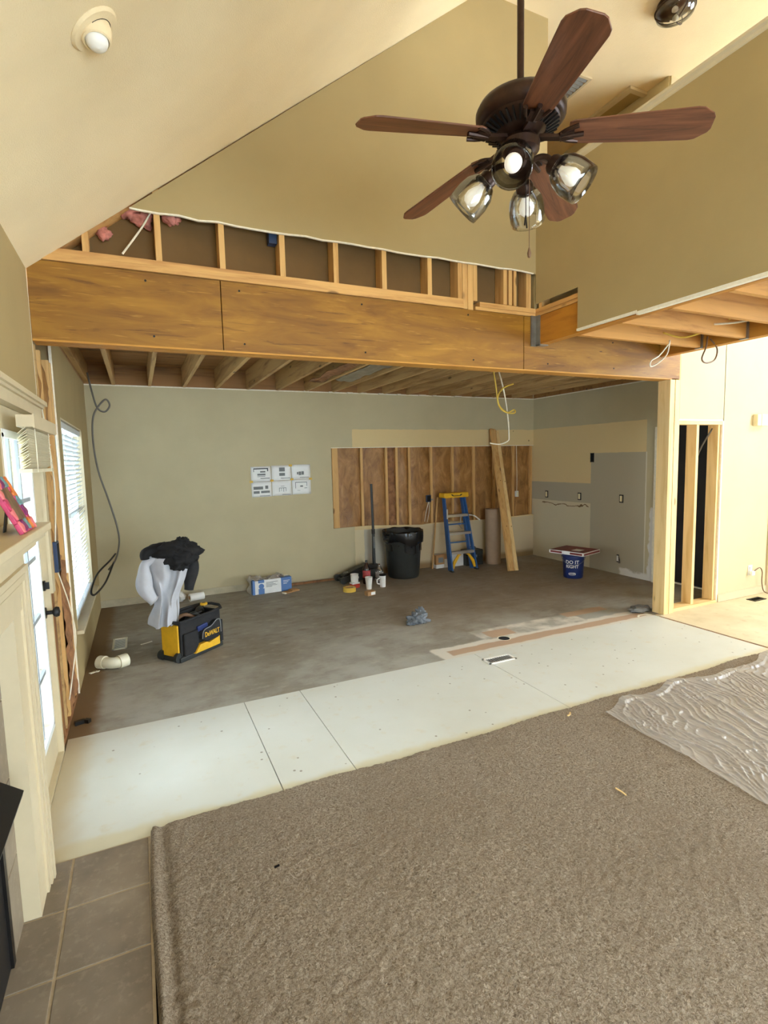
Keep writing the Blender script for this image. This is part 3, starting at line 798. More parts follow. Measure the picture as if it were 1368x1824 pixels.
bl = thing('window_blind', 'white slatted blind hanging in the kitchen window', 'blind', (XL-.035, 5.58, WZ0))
bx('head_rail', 'slat', bl, -.025, .025, -.79, .79, 1.60, 1.65)
n = 36
for k in range(n):
    z = .09+k*.0415
    sag = (.0, .0)
    if 14 <= k <= 19: sag = (random.uniform(-.02, .02), random.uniform(-.02, .02))
    MB().beam((0, -.78, z+sag[0]), (0, .78, z+sag[1]), .048, .003, up=(-.8, 0, 1)).build('slat', 'slat', bl)
bx('bottom_rail', 'slat', bl, -.025, .025, -.78, .78, .035, .055)
for y in (-.55, 0, .55): MB().tube([(.024, y, 1.6), (.024, y, .8), (.024, y, .05)], .0018, n=6).build('ladder_cord', 'cable_white', bl)
# ground outside
struct(bx('floor_patio', 'concrete', None, -9, XL-.16, -4, 12, -.35, -.25), 'pale patio ground outside the window', 'ground')

# ---- fireplace: mantel, legs, tile slips, black firebox hood
fp = thing('fireplace', 'cream painted fireplace mantel with black firebox along the left wall', 'fireplace', (0, 0, 0))
bx('mantel_shelf', 'white', fp, XL, -.352, .72, 2.645, 1.478, 1.51, .004)
m = MB().box(XL, -.372, .76, 2.61, 1.455, 1.478).box(XL, -.40, .80, 2.57, 1.425, 1.455)
m.build('bed_moulding', 'white', fp)
m = MB().box(XL, -.438, .86, 2.51, 1.20, 1.425)
m.build('frieze', 'white', fp)
for y0, y1 in ((2.275, 2.50), (.87, 1.095)):
    bx('leg', 'white', fp, XL, -.445, y0, y1, .012, 1.20)
# moulded frame on the legs and frieze
for side in (0, 1):
    m = MB()
    for d0, d1, x1 in ((0.0, .025, -.424), (.032, .056, -.430), (.064, .10, -.436)):
        ys = (2.50-d1, 2.50-d0) if side == 0 else (.87+d0, .87+d1)
        m.box(-.446, x1, ys[0], ys[1], .012, 1.36-d0)
    m.build('leg_moulding', 'white', fp)
m = MB()
for d0, d1, x1 in ((0.0, .025, -.424), (.032, .056, -.430), (.064, .10, -.436)):
    m.box(-.446, x1, .87+d1, 2.50-d1, 1.36-d1, 1.36-d0)
m.build('frieze_moulding', 'white', fp)
for k, (z0, z1) in enumerate(((.012, .30), (.304, .60), (.604, .90), (.904, 1.19))):
    bx('slip_tile', 'tile', fp, XL, -.503, 2.10, 2.272, z0, z1, .002)
bx('firebox', 'firebox_black', fp, XL-.01, -.508, 1.10, 2.10, .012, .80)
MB().prism([(-.508, .70), (-.425, .637), (-.43, .62), (-.508, .43)], 1, 1.15, 2.085).build('hood', 'firebox_black', fp)
bx('firebox_trim', 'dark_iron', fp, -.51, -.498, 2.07, 2.10, .012, .72)

# picture frame leaning on the mantel
pf = thing('picture_frame', 'bright pink decorated photo frame leaning on the mantel shelf', 'picture frame', (-.378, 2.305, 1.511), rot=(0, -math.radians(24), 0))
W, Hh = .25, .215
m = MB(); bw = .04
m.box(-.008, .006, -W/2, W/2, 0, bw); m.box(-.008, .006, -W/2, W/2, Hh-bw, Hh); m.box(-.008, .006, -W/2, -W/2+bw, bw, Hh-bw); m.box(-.008, .006, W/2-bw, W/2, bw, Hh-bw)
m.build('frame_border', 'frame_pink', pf, bevel=.003)
bx('photo', 'photo', pf, -.006, .001, -W/2+bw-.004, W/2-bw+.004, bw-.004, Hh-bw+.004)
random.seed(11)
cols = ['frame_salmon', 'frame_purple', 'frame_teal', 'frame_orange', 'frame_salmon', 'frame_pink']
spots = [(-.10+.05*k, .024) for k in range(5)]+[(-.10+.05*k, Hh-.024) for k in range(5)]+[(s*.10, z) for s in (-1, 1) for z in (.075, .115, .15)]
for i, (y, z) in enumerate(spots):
    hsh = MB()
    pts = []
    for k in range(14):
        a = 2*PI*k/14; r_ = .021*(1+.25*math.cos(3*a+i)); pts.append((y+r_*math.cos(a)*1.05, z+r_*math.sin(a)))
    hsh.prism(pts, 0, .004, .011); hsh.build('charm', cols[i % len(cols)], pf, bevel=.0015)
MB().beam((-.01, 0, .12), (-.068, 0, .03), .04, .004).build('easel_leg', 'black_plastic', pf)

# ================================================================= CEILING FIXTURES
FX, FY, FZ = 1.448, 1.763, 2.985
fan = thing('ceiling_fan', 'bronze ceiling fan with five brown wooden blades and four glass lamps', 'ceiling fan', (FX, FY, FZ))
zc = slope(FX)-FZ
MB().cyl((0, 0, .17), (0, 0, zc-.05), .0135, n=14).build('down_rod', 'bronze', fan, smooth=True)
MB().lathe([(.0, zc-.14), (.03, zc-.13), (.075, zc-.06), (.085, zc+.03), (0, zc+.04)], n=24).build('canopy', 'bronze', fan, smooth=True)
MB().lathe([(0, .175), (.03, .172), (.04, .15), (.06, .142), (.13, .136), (.162, .118), (.174, .095), (.172, .068), (.158, .052), (.15, .05), (.145, .042), (.09, .018), (.06, 0), (0, 0)], n=40).build('motor_housing', 'bronze', fan, smooth=True)
for k in range(36):
    a = 2*PI*k/36
    MB().beam((.098*math.cos(a), .098*math.sin(a), .018), (.146*math.cos(a), .146*math.sin(a), .040), .006, .010).build('vent_fin', 'dark_iron', fan)
MB().lathe([(.06, .0), (.075, -.02), (.072, -.05), (.05, -.065), (.035, -.09), (.05, -.105), (.045, -.13), (.02, -.145), (0, -.15)], n=28).build('switch_housing', 'bronze', fan, smooth=True)
blade_out = [(.0, -.046), (.02, -.054), (.25, -.066), (.43, -.073), (.452, -.069), (.488, -.042), (.496, -.026), (.496, .026), (.488, .042), (.452, .069), (.43, .073), (.25, .066), (.02, .054), (.0, .046)]
A0 = math.radians(175.4)
for k in range(5):
    a = A0-k*2*PI/5
    R_ = Matrix.Rotation(a, 4, 'Z') @ Matrix.Rotation(math.radians(6.4), 4, 'Y')
    Rb = R_ @ Matrix.Translation((.18, 0, .012)) @ Matrix.Rotation(math.radians(-13), 4, 'X')
    o = MB().prism(blade_out, 2, -.003, .003).build('blade', 'blade', fan, bevel=.002); o.matrix_local = Rb
    m = MB()
    m.beam((.07, 0, .0), (.15, 0, -.005), .03, .012); m.beam((.15, 0, -.004), (.20, .0, .004), .05, .010)
    m.tube([(.14, 0, -.002), (.17, .03, .0), (.215, .046, .002)], .008, n=8); m.tube([(.14, 0, -.002), (.17, -.03, .002), (.215, -.046, .008)], .008, n=8)
    m.tube([(.15, 0, -.004), (.20, 0, -.001), (.235, 0, .002)], .009, n=8)
    m.build('blade_bracket', 'bronze', o, smooth=True).matrix_local = Rb.inverted() @ R_
# light kit: four arms with glass shades
for k, ang in enumerate((-137, -47, 43, 133)):
    a = math.radians(ang)
    arm = MB().tube([(.03, 0, -.10), (.07, 0, -.085), (.105, 0, -.095), (.125, 0, -.125)], .011, n=10).build('lamp_arm', 'bronze', fan, smooth=True)
    arm.matrix_local = Matrix.Rotation(a, 4, 'Z')
    hold = Matrix.Translation((.12, 0, -.118)) @ Matrix.Rotation(math.radians(-48), 4, 'Y')
    MB().lathe([(0, .01), (.028, .008), (.036, -.005), (.036, -.035), (.030, -.04), (0, -.04)], n=22).xf(hold).build('socket_cup', 'bronze', arm, smooth=True)
    MB().lathe([(.034, -.02), (.048, -.03), (.066, -.06), (.073, -.10), (.072, -.135), (.070, -.158)], n=30).xf(hold).build('glass_shade', 'glass', arm, smooth='all', solid=.003)
    MB().lathe([(.012, -.03), (.014, -.05), (.024, -.07), (.032, -.092), (.030, -.112), (.018, -.126), (0, -.13)], n=22).xf(hold).build('bulb', 'bulb', arm, smooth='all')
MB().tube([(.02, -.03, -.14), (.02, -.03, -.28), (.02, -.03, -.42)], .0016, n=6).lathe([(0, -.46), (.006, -.455), (.008, -.44), (.003, -.42), (0, -.415)], (.02, -.03, 0), n=10).build('pull_chain', 'cable_brown', fan, smooth=True)
m = MB().tube([(-.01, -.045, -.14), (-.01, -.045, -.22), (-.01, -.045, -.31)], .0016, n=6)
m.beam((-.01, -.045, -.31), (-.024, -.055, -.35), .005, .005).beam((-.01, -.045, -.31), (.004, -.035, -.35), .005, .005)
m.build('pull_chain', 'dark_iron', fan)

# recessed eyeball downlight in the sloped ceiling
sn = math.atan(SL)
ey = thing('recessed_downlight', 'cream recessed eyeball downlight in the sloped ceiling', 'light', (-.041, 2.227, slope(-.041)), rot=(0, -sn, 0))
MB().lathe([(.055, -.004), (.058, -.012), (.085, -.010), (.093, -.002), (.093, .003), (.055, .003)], n=36).build('trim_ring', 'ceiling', ey, smooth=True)
tl = Matrix.Rotation(math.radians(28), 4, 'Y') @ Matrix.Rotation(math.radians(-10), 4, 'X')
MB().lathe([(.056, .01), (.057, -.01), (.052, -.03), (.046, -.045), (.040, -.047), (.038, -.035), (0, -.03)], n=32).xf(tl).build('eyeball', 'ceiling', ey, smooth=True)
MB().lathe([(.037, -.036), (.036, -.048), (.03, -.06), (.018, -.068), (0, -.071)], n=24).xf(tl).build('bulb', 'glass_bulb' if 'glass_bulb' in M else 'white_plastic', ey, smooth='all')
m_ = MB().lathe([(.056, -.012), (.058, -.014), (.058, -.006)], n=30); m_.build('gap_ring', 'void', ey)

# caged flush light on the flat ceiling
cl = thing('flush_ceiling_light', 'dark bronze flush ceiling light with clear glass bowl', 'light', (4.22, 3.21, ZF))
MB().lathe([(0, -.001), (.14, -.001), (.14, -.03), (.10, -.05), (.04, -.055), (0, -.055)], n=30).build('canopy', 'bronze', cl, smooth=True)
MB().lathe([(.135, -.02), (.15, -.05), (.14, -.085), (.10, -.11), (.04, -.125), (0, -.127)], n=30).build('glass_bowl', 'glass', cl, smooth='all')
MB().tube([(.15*math.cos(2*PI*k/24), (.15*math.sin(2*PI*k/24)), -.05) for k in range(25)], .004, n=6, smooth=0).build('ring', 'bronze', cl)
for k in range(3):
    a = 2*PI*k/3+.3
    MB().tube([(.14*math.cos(a), .14*math.sin(a), -.02), (.153*math.cos(a), .153*math.sin(a), -.05), (.143*math.cos(a), .143*math.sin(a), -.085), (.10*math.cos(a), .10*math.sin(a), -.113), (.04*math.cos(a), .04*math.sin(a), -.128)], .004, n=6).build('cage_rib', 'bronze', cl, smooth=True)
for k in range(2):
    a = PI*k+.6
    p = Vector((.05*math.cos(a), .05*math.sin(a), 0))
    s_ = MB().cyl(p+Vector((0, 0, -.04)), p+Vector((0, 0, -.06)), .02, n=14).build('socket', 'bronze', cl, smooth=True)
    MB().lathe([(.012, -.06), (.024, -.075), (.024, -.09), (.0, -.105)], p, n=16).build('bulb', 'white_plastic', s_, smooth='all')

# ================================================================= THINGS ON AND NEAR THE KITCHEN WALLS
# six printed plan sheets taped to the wall
sheet_w, sheet_h = .272, .206
lab = {(0, 1): 'plan sheet with dark counter outline, top left of the six wall sheets',
       (1, 1): 'plan sheet with two stacked grey drawings, top middle of the six wall sheets',
       (2, 1): 'plan sheet with one small drawing, top right of the six wall sheets',
       (0, 0): 'plan sheet with a row of cabinet elevations, bottom left of the six wall sheets',
       (1, 0): 'plan sheet with a faint small elevation, bottom middle of the six wall sheets',
       (2, 0): 'plan sheet with a thin room outline, bottom right of the six wall sheets'}
inkset = {(0, 1): [(-.10, .065, .10, .08), (-.10, .03, -.093, .065), (.085, .035, .10, .07), (-.01, .02, .06, .04), (-.05, -.02, .06, .004), (-.05, -.037, .055, -.03), (-.01, -.065, .115, -.055)],
          (1, 1): [(-.03, .02, .05, .075), (-.03, -.04, .05, .0), (-.01, -.075, .12, -.068)],
          (2, 1): [(-.06, -.035, -.04, .0), (-.035, -.045, .0, .005), (.005, -.04, .04, .008), (-.02, -.079, .11, -.072)],
          (0, 0): [(-.11, .0, .02, .04), (.05, .005, .09, .05), (-.11, -.055, -.03, -.02), (-.01, -.05, .11, -.02), (-.03, -.093, .11, -.086)],
          (1, 0): [(-.04, .0, .06, .006), (-.04, -.05, -.034, .0), (-.01, -.04, -.006, .0), (.02, -.05, .026, .0), (.055, -.045, .06, .0), (-.015, .025, .035, .03), (.0, -.093, .12, -.086)],
          (2, 0): [(-.09, .06, .08, .068), (-.09, -.02, -.083, .06), (.073, .01, .08, .06), (-.02, .0, .02, .02), (.04, -.02, .08, -.013), (-.06, -.05, -.02, -.046)]}
for (i, j), lb in lab.items():
    cx = 1.383+sheet_w*(i+.5)+i*.009; czz = 1.268+sheet_h*(j+.5)+j*.004+(.006*i)
    o = thing('plan_sheet', lb, 'paper', (cx, YK-.004, czz), group='plan sheets taped to the kitchen wall', rot=(0, math.radians(.4*i-.5), 0))
    g = MB().grid(6, 4, lambda u, v: ((u-.5)*sheet_w, -.002-.002*fbm(u*2+i, v*2, j), (v-.5)*sheet_h)); g.build('paper', 'paper_sheet', o, smooth='all', solid=.001)
    for q, (a0, b0, a1, b1) in enumerate(inkset[(i, j)]):
        bx('printed_drawing', 'ink_dark' if (i, j) == (0, 1) and q < 3 else 'ink', o, a0, a1, -.0062, -.0052, b0, b1)
    tp = {(0, 1): [(-.136, -.10)], (1, 1): [(.132, .10), (-.136, -.10)], (2, 1): [(-.136, -.10), (.134, -.10)]}.get((i, j), [])
    for a0, b0 in tp: bx('tape', 'yellow_tape', o, a0-.022, a0+.022, -.0085, -.007, b0-.014, b0+.014)

def outlet(name, label, loc, face, mat='ivory_plastic', w_=.07, h_=.115, dark=True, cat='outlet'):
    """face: rotation about z so that the plate looks along local -y"""
    o = thing(name, label, cat, loc, face)
    if dark: bx('box_opening', 'dark_iron', o, -w_/2, w_/2, -.004, .0, -h_/2, h_/2)
    m = MB().box(-.017, .017, -.014, -.003, -.042, .042).box(-.012, .012, -.016, -.014, .008, .034).box(-.012, .012, -.016, -.014, -.034, -.008)
    m.build('receptacle', mat, o, bevel=.001)
    return o
outlet('wall_outlet', 'uncovered outlet low on the back wall behind the tool bag', (.542, YK-.001, .362), 0)
outlet('wall_outlet', 'uncovered switch nearest the back corner on the right wall', (XK-.001, 6.90, 1.092), -PI/2)
outlet('wall_outlet', 'uncovered switch in the middle of the right wall strip', (XK-.001, 6.17, 1.092), -PI/2)
outlet('wall_outlet', 'uncovered outlet on the grey painted part of the right wall', (XK-.001, 5.38, 1.10), -PI/2)
o = thing('low_junction', 'open box with a dangling wire low on the right wall', 'outlet', (XK-.001, 5.42, .23), -PI/2)
bx('box_opening', 'dark_iron', o, -.02, .02, -.004, 0, -.055, .055)
bx('receptacle', 'white_plastic', o, -.012, .016, -.012, -.003, -.04, .04)
MB().tube([(.02, -.01, .03), (.05, -.03, .0), (.06, -.03, -.05), (.03, -.02, -.06)], .005).build('wire', 'dark_iron', o, smooth=True)
o = thing('wall_slot', 'dark open switch box above the grey paint on the right wall', 'outlet', (XK-.001, 5.925, 1.70), -PI/2)
bx('box_opening', 'void', o, -.03, .03, -.004, 0, -.075, .06)
m = MB().box(-.034, -.03, -.006, 0, -.08, .065).box(.03, .034, -.006, 0, -.08, .065); m.build('box_rim', 'dark_iron', o)
o = thing('electrical_box', 'blue electrical box nailed to a stud in the cut-out', 'electrical box', (4.15, YK+.02, 1.105))
m = MB().box(-.04, .04, -.012, .04, -.055, .055); m.build('box_body', 'blue_box', o, bevel=.003)
bx('box_opening', 'void', o, -.032, .032, -.014, -.011, -.045, .045); bx('device', 'steel', o, .04, .07, -.016, -.008, -.03, -.005)
MB().tube([(0, .0, -.05), (-.05, -.01, -.2), (-.08, .0, -.36)], .005).tube([(.01, .0, -.05), (.0, -.012, -.2), (-.03, 0, -.37)], .005).build('cable', 'cable_white', o, smooth=True)
o = thing('electrical_box', 'white electrical box at the right end of the cut-out', 'electrical box', (5.895, YK+.02, 1.095))
m = MB().box(-.025, .025, -.02, .04, -.05, .05); m.build('box_body', 'white_plastic', o, bevel=.003); bx('device', 'ivory_plastic', o, -.012, .012, -.024, -.019, -.035, .035)
MB().tube([(0, .0, .05), (.005, .0, .3), (0, .01, .82)], .005).build('cable', 'cable_white', o, smooth=True)
# blue box on the torn left wall
o = bpy.data.objects.new('electrical_box', None); COL.objects.link(o); o.parent = wl; o.location = (XL, 4.0, 1.16)
bx('box_body', 'blue_box', o, -.06, .01, -.05, .05, -.10, .10, .004); bx('box_opening', 'void', o, .0095, .012, -.04, .04, -.085, .085)
MB().tube([(-.01, .03, -.1), (.03, .12, -.35), (.05, .16, -.6), (.02, .06, -.85), (0, 0, -.98)], .004).build('cable', 'cable_white', o, smooth=True)
MB().tube([(-.01, -.02, .95), (.02, .0, .5), (.0, -.02, .1)], .005).build('cable', 'cable_white', o, smooth=True)
# hall wall pieces
o = thing('door_chime', 'small cream door chime box high on the hall wall', 'chime', (6.585, HY-.001, 2.09))
bx('cover', 'ivory_plastic', o, -.10, .10, -.055, 0, -.065, .065, .006); bx('cover_panel', 'ivory_plastic', o, -.03, .10, -.06, -.054, -.065, .065, .002)
o = outlet('wall_outlet', 'white outlet with a plug and brown cord low on the hall wall', (6.556, HY-.001, .32), 0, 'white_plastic', dark=False)
bx('cover_plate', 'white_plastic', o, -.04, .04, -.006, 0, -.06, .06, .002)
m = MB().box(-.03, .025, -.05, -.014, -.055, -.005); m.build('plug', 'white_plastic', o, bevel=.003)
MB().tube([(.01, -.05, .0), (.09, -.06, .03), (.16, -.05, -.03), (.18, -.04, -.15), (.20, -.05, -.26), (.25, -.07, -.30), (.32, -.06, -.305)], .006).build('cord', 'cable_brown', o, smooth=True)

# ---- floor registers and the hole
def register(label, loc, sx, sy, rz=0, mat='white_plastic', dark='vent_grey'):
    o = thing('floor_register', label, 'vent', loc, rz)
    m = MB().box(-sx/2, sx/2, -sy/2, -sy/2+.018, 0, .007).box(-sx/2, sx/2, sy/2-.018, sy/2, 0, .007).box(-sx/2, -sx/2+.018, -sy/2, sy/2, 0, .007).box(sx/2-.018, sx/2, -sy/2, sy/2, 0, .007)
    m.build('frame', mat, o); bx('duct_dark', 'vent_grey', o, -sx/2+.01, sx/2-.01, -sy/2+.01, sy/2-.01, .0003, .001)
    n = int((sx if sx > sy else sy)/.022)
    for k in range(n):
        q = (k+.5)/n
        if sx > sy: m = MB().beam((-sx/2+sx*q, -sy/2+.015, .004), (-sx/2+sx*q, sy/2-.015, .004), .013, .002, up=(.4, 0, 1))
        else: m = MB().beam((-sx/2+.015, -sy/2+sy*q, .004), (sx/2-.015, -sy/2+sy*q, .004), .013, .002, up=(0, .4, 1))
        m.build('louvre', dark, o)
    return o
register('white floor register set in the white underlay near the kitchen', (2.715, 3.57, .0062), .28, .12, 0, 'white_plastic', 'aluminium')
register('dusty floor register in the kitchen below the window', (-.265, 5.66, .0005), .13, .35, 0 , 'pvc', 'pvc')
register('dark floor register beside the hall baseboard', (6.46, 3.64, .0082), .22, .10, 0, 'dark_iron', 'dark_iron')
o = thing('floor_hole', 'round dark hole cut in the kitchen subfloor', 'hole', (3.09, 3.99, .0008))
MB().lathe([(.0, .0004), (.055, .0004)], n=24).build('opening', 'void', o); MB().lathe([(.054, .0), (.058, .003), (.063, .001)], n=24).build('rim', 'pvc', o)

# ================================================================= TOOL BAG WITH CLOTHES
tb = thing('tool_bag', 'black and yellow rolling tool bag full of tools', 'tool bag', (.36, 5.08, 0), math.radians(38))
L, Wd, H = .50, .25, .36      # local x along the long side, -y looks to the camera's right
m = MB()
m.box(-L/2, L/2, -Wd/2, Wd/2, .02, .05)
m.box(-L/2+.01, L/2-.01, -Wd/2, -Wd/2+.02, .05, H); m.box(-L/2+.01, L/2-.01, Wd/2-.02, Wd/2, .05, H+.02)
m.box(-L/2+.01, -L/2+.03, -Wd/2+.02, Wd/2-.02, .05, H); m.box(L/2-.03, L/2-.01, -Wd/2+.02, Wd/2-.02, .05, H)
m.build('body', 'black_cloth', tb, bevel=.012)
bx('inner_floor', 'black_cloth', tb, -L/2+.03, L/2-.03, -Wd/2+.02, Wd/2-.02, .05, .20)
bx('end_panel', 'yellow_plastic', tb, -L/2-.006, -L/2+.012, -Wd/2+.02, Wd/2-.025, .045, H-.025, .006)
m = MB().tube([(-L/2, -Wd/2, H), (L/2, -Wd/2, H+.01), (L/2, Wd/2, H+.02), (-L/2, Wd/2, H+.01), (-L/2, -Wd/2, H)], .014, n=8, smooth=3); m.build('rim', 'black_cloth', tb, smooth=True)
bx('base_skid', 'black_plastic', tb, -L/2-.01, L/2+.005, -Wd/2-.008, Wd/2+.008, .0, .045, .008)
# side pockets
bx('side_pocket', 'black_cloth', tb, -L/2+.03, -.06, -Wd/2-.025, -Wd/2, .05, .25, .008)
bx('side_pocket', 'black_cloth', tb, .21, L/2, -Wd/2-.02, -Wd/2, .05, .26, .008)
pk_ = MB().prism([(-.04, .16), (-.03, .215), (.0, .24), (.07, .25), (.13, .285), (.16, .29), (.185, .27), (.19, .16), (.16, .12), (.02, .115)], 1, -Wd/2-.05, -Wd/2).build('front_pocket', 'black_cloth', tb, bevel=.008)
MB().tube([(-.04, -Wd/2-.051, .16), (-.03, -Wd/2-.051, .215), (.0, -Wd/2-.051, .24), (.07, -Wd/2-.051, .25), (.13, -Wd/2-.051, .285), (.16, -Wd/2-.051, .29), (.185, -Wd/2-.051, .27), (.19, -Wd/2-.051, .16)], .004, n=6).build('pocket_piping', 'vent_grey', pk_, smooth=True)
MB().prism([(-.12, .045), (-.06, .115), (.02, .115), (.05, .10), (.16, .12), (.18, .13), (.18, .045)], 1, -Wd/2-.045, -Wd/2).build('pocket_base', 'yellow_plastic', tb, bevel=.006)
text('lettering', 'DeWALT', .062, 'yellow_plastic', pk_, (.08, -Wd/2-.0515, .185), (PI/2, 0, 0), bold=.0012, sx=.72)
m = MB().beam((-.06, -Wd/2-.012, .25), (.06, -Wd/2-.012, .26), .02, .05, up=(0, 0, 1)); m.build('cloth_in_pocket', 'navy_bucket', tb, bevel=.006)
# telescopic handle
for y in (-.06, .06): MB().cyl((-L/2+.045, y, .05), (-L/2+.045, y, .93), .009, n=10).build('handle_tube', 'steel', tb, smooth=True)
MB().tube([(-L/2+.045, -.06, .90), (-L/2+.045, -.06, .95), (-L/2+.045, 0, .965), (-L/2+.045, .06, .95), (-L/2+.045, .06, .90)], .014, n=10).build('handle_grip', 'black_plastic', tb, smooth=True)
for y in (-.10, .10): MB().cyl((-L/2-.005, y-.018, .045), (-L/2-.005, y+.018, .045), .044, n=20).build('wheel', 'black_plastic', tb, smooth=True)
def tool(name, label, cat, build, loc, rot=(0, 0, 0)):
    o = thing(name, label, cat, loc, rot=rot); build(o); return o
tl_r = math.radians(38); cr_, sr_ = math.cos(tl_r), math.sin(tl_r)
def bagp(x, y, z): return (.36+cr_*x-sr_*y, 5.08+sr_*x+cr_*y, z)
o = thing('saw_handle', 'brown wooden hand tool handle sticking out of the bag', 'tool', bagp(-.10, -.02, .33), math.radians(20))
MB().tube([(-.10, 0, -.03), (-.05, 0, .035), (.02, 0, .05), (.09, 0, .01)], .017, n=10).build('handle', 'cable_brown', o, smooth=True); MB().beam((-.10, 0, -.03), (-.12, 0, -.12), .01, .05).build('blade', 'steel', o)
o = thing('tape_measure', 'yellow tape measure on the rear rim of the tool bag', 'tape measure', bagp(.22, .06, .395), math.radians(30))
MB().lathe([(0, -.012), (.028, -.012), (.034, -.008), (.034, .008), (.028, .012), (0, .012)], n=24).build('case', 'yellow_plastic', o, smooth=True); MB().lathe([(0, .0125), (.018, .0125), (.02, .0118)], n=20).build('centre', 'black_plastic', o)
for i_, (dx, dy, dz, ln, lb) in enumerate(((.02, .03, .25, .12, 'black coiled tool grip in the middle of the bag'), (.13, .045, .27, .12, 'black drill body at the back of the bag'))):
    o = thing('hand_tool', lb, 'tool', bagp(dx, dy, dz), math.radians(20+40*i_))
    MB().tube([(-.06, 0, -.05), (-.02, 0, .07), (.05, 0, .09), (.09, 0, .03)], .026, n=10).build('grip', 'black_plastic', o, smooth=True); MB().cyl((.05, 0, .09), (.11, .01, .10), .02, n=14).build('chuck', 'dark_iron', o, smooth=True)

# sweatshirt over the handle
HXp = bagp(-L/2+.045, 0, 0)
sw = thing('sweatshirt', 'light grey sweatshirt draped over the tool bag handle', 'sweatshirt', (HXp[0], HXp[1], 0))
def body(u, v):
    z = .96-.62*v; a = 2*PI*u
    w = .165-.06*min(1, v*1.7)-.018*v+.012*math.sin(v*7); d = .085*(1-v*.3)
    x = .01-.085*v+w*math.cos(a)*(1 if v > .05 else .9); y = -.05+d*math.sin(a)
    fold = .026*math.sin(a*4+v*3)+.016*math.sin(a*7-v*6)+.012*math.sin(a*2+v*9)
    k = min(1, v*4)
    x += fold*math.cos(a)*k*.8; y += (fold*1.3+.03*fbm(x*7, z*4, 1))*k
    return (x, y, z if v < .9 else z-.015*math.sin(a*2))
sb = MB().grid(64, 30, body); sb.build('body', 'grey_fleece', sw, smooth='all', solid=.006, sub=1)
def top(u, v):
    a = 2*PI*u; p = body(u, 0); return (p[0]*v-.015*(1-v), p[1]*v-.05*(1-v), .96+.02*(1-v*v))
MB().grid(64, 6, top).build('shoulder', 'grey_fleece', sw, smooth='all', solid=.006)
MB().tube([(-.10, -.05, .95), (-.19, -.08, .90), (-.205, -.10, .80), (-.205, -.11, .70), (-.16, -.12, .61), (-.14, -.12, .585)], lambda t: .050-.014*math.sin(t*9)+.01*t, n=14).build('sleeve', 'grey_fleece', sw, smooth='all')
MB().tube([(.15, -.02, .94), (.20, .0, .86), (.17, .0, .74), (.15, .0, .62)], lambda t: .05-.01*math.sin(t*8), n=14).build('sleeve', 'black_cloth', sw, smooth='all')

# black garment on top
def lump(cx, cy, cz, rx, ry, rz, amp, fr, seed, nu=48, nv=24, sharp=0):
    def fn(u, v):
        a = 2*PI*u; t_ = PI*v
        d = Vector((math.cos(a)*math.sin(t_), math.sin(a)*math.sin(t_), math.cos(t_)))
        k = 1+amp*fbm(d.x*fr+seed, d.y*fr, d.z*fr)+amp*.4*abs(fbm(d.x*fr*2.3, d.y*fr*2.3+seed, d.z*fr*2))
        return (cx+d.x*rx*k, cy+d.y*ry*k, cz+max(d.z, -.99)*rz*k)
    return MB().grid(nu, nv, fn)
bgm = thing('black_garment', 'crumpled black garment on top of the grey sweatshirt', 'garment', (HXp[0]+.03, HXp[1]-.04, .975))
lump(.02, 0, .02, .20, .14, .08, .35, 1.4, 3).build('bundle', 'black_garment', bgm, smooth='all')
MB().tube([(-.05, -.02, .05), (-.14, -.03, .04), (-.215, -.05, .02), (-.22, -.05, -.03)], lambda t: .055-.02*t, n=12).build('fold', 'black_garment', bgm, smooth='all')
lump(.06, -.10, -.04, .12, .06, .09, .4, 2.0, 8).build('hanging_fold', 'black_garment', bgm, smooth='all')
lump(.08, .0, .075, .07, .06, .045, .5, 2.0, 12).build('peak', 'black_garment', bgm, smooth='all')

# ---- PVC elbow, floor scraps, rag
pe = thing('pvc_elbow', 'cream plastic pipe elbow lying on the kitchen floor', 'pipe fitting', (-.30, 5.0, .056), math.radians(-10))
def elbow(r_): return [(-.10, .02, 0), (-.055, .0, .0), (-.01, -.03, .0), (.045, -.03, 0), (.10, .015, 0)]
MB().tube(elbow(0), .047, n=24, smooth=5).build('bend', 'pvc', pe, smooth=True)
MB().cyl((.05, -.028, 0), (.108, .02, 0), .056, n=28).build('hub', 'pvc', pe, smooth=True); MB().cyl((-.112, .028, 0), (-.06, .0, 0), .055, n=28).build('hub', 'pvc', pe, smooth=True)
MB().cyl((.106, .0185, 0), (.1095, .0215, 0), .046, n=24).build('bore', 'cardboard', pe)
rg = thing('floor_rag', 'crumpled grey rag in the middle of the kitchen floor', 'rag', (2.60, 4.82, 0))
lump(0, 0, .045, .10, .085, .055, .55, 2.2, 21, 56, 28).build('cloth', 'rag_cloth', rg, smooth='all')
lump(.06, .04, .09, .045, .05, .05, .6, 2.5, 33, 40, 20).build('fold', 'rag_cloth', rg, smooth='all')
lump(-.09, -.03, .02, .05, .04, .02, .6, 2.5, 5, 30, 14).build('fold', 'rag_cloth', rg, smooth='all')
def scrap(name, label, loc, pts, wd, mat, cat='scrap', th=.004):
    o = thing(name, label, cat, loc)
    m = MB()
    for a, b in zip(pts[:-1], pts[1:]): m.beam((*a, th/2+.001), (*b, th/2+.001), wd, th)
    m.build('piece', mat, o); return o
scrap('paper_curl', 'white curl of trim beside the kitchen floor register', (-.03, 5.55, 0), [(-.05, -.02), (0, .0), (.05, .03)], .016, 'mud')
scrap('wood_splinter', 'pale wood splinter lying on the near carpet', (2.13, 1.80, .022), [(0, -.03), (.004, 0), (0, .035)], .008, 'pale_stud')
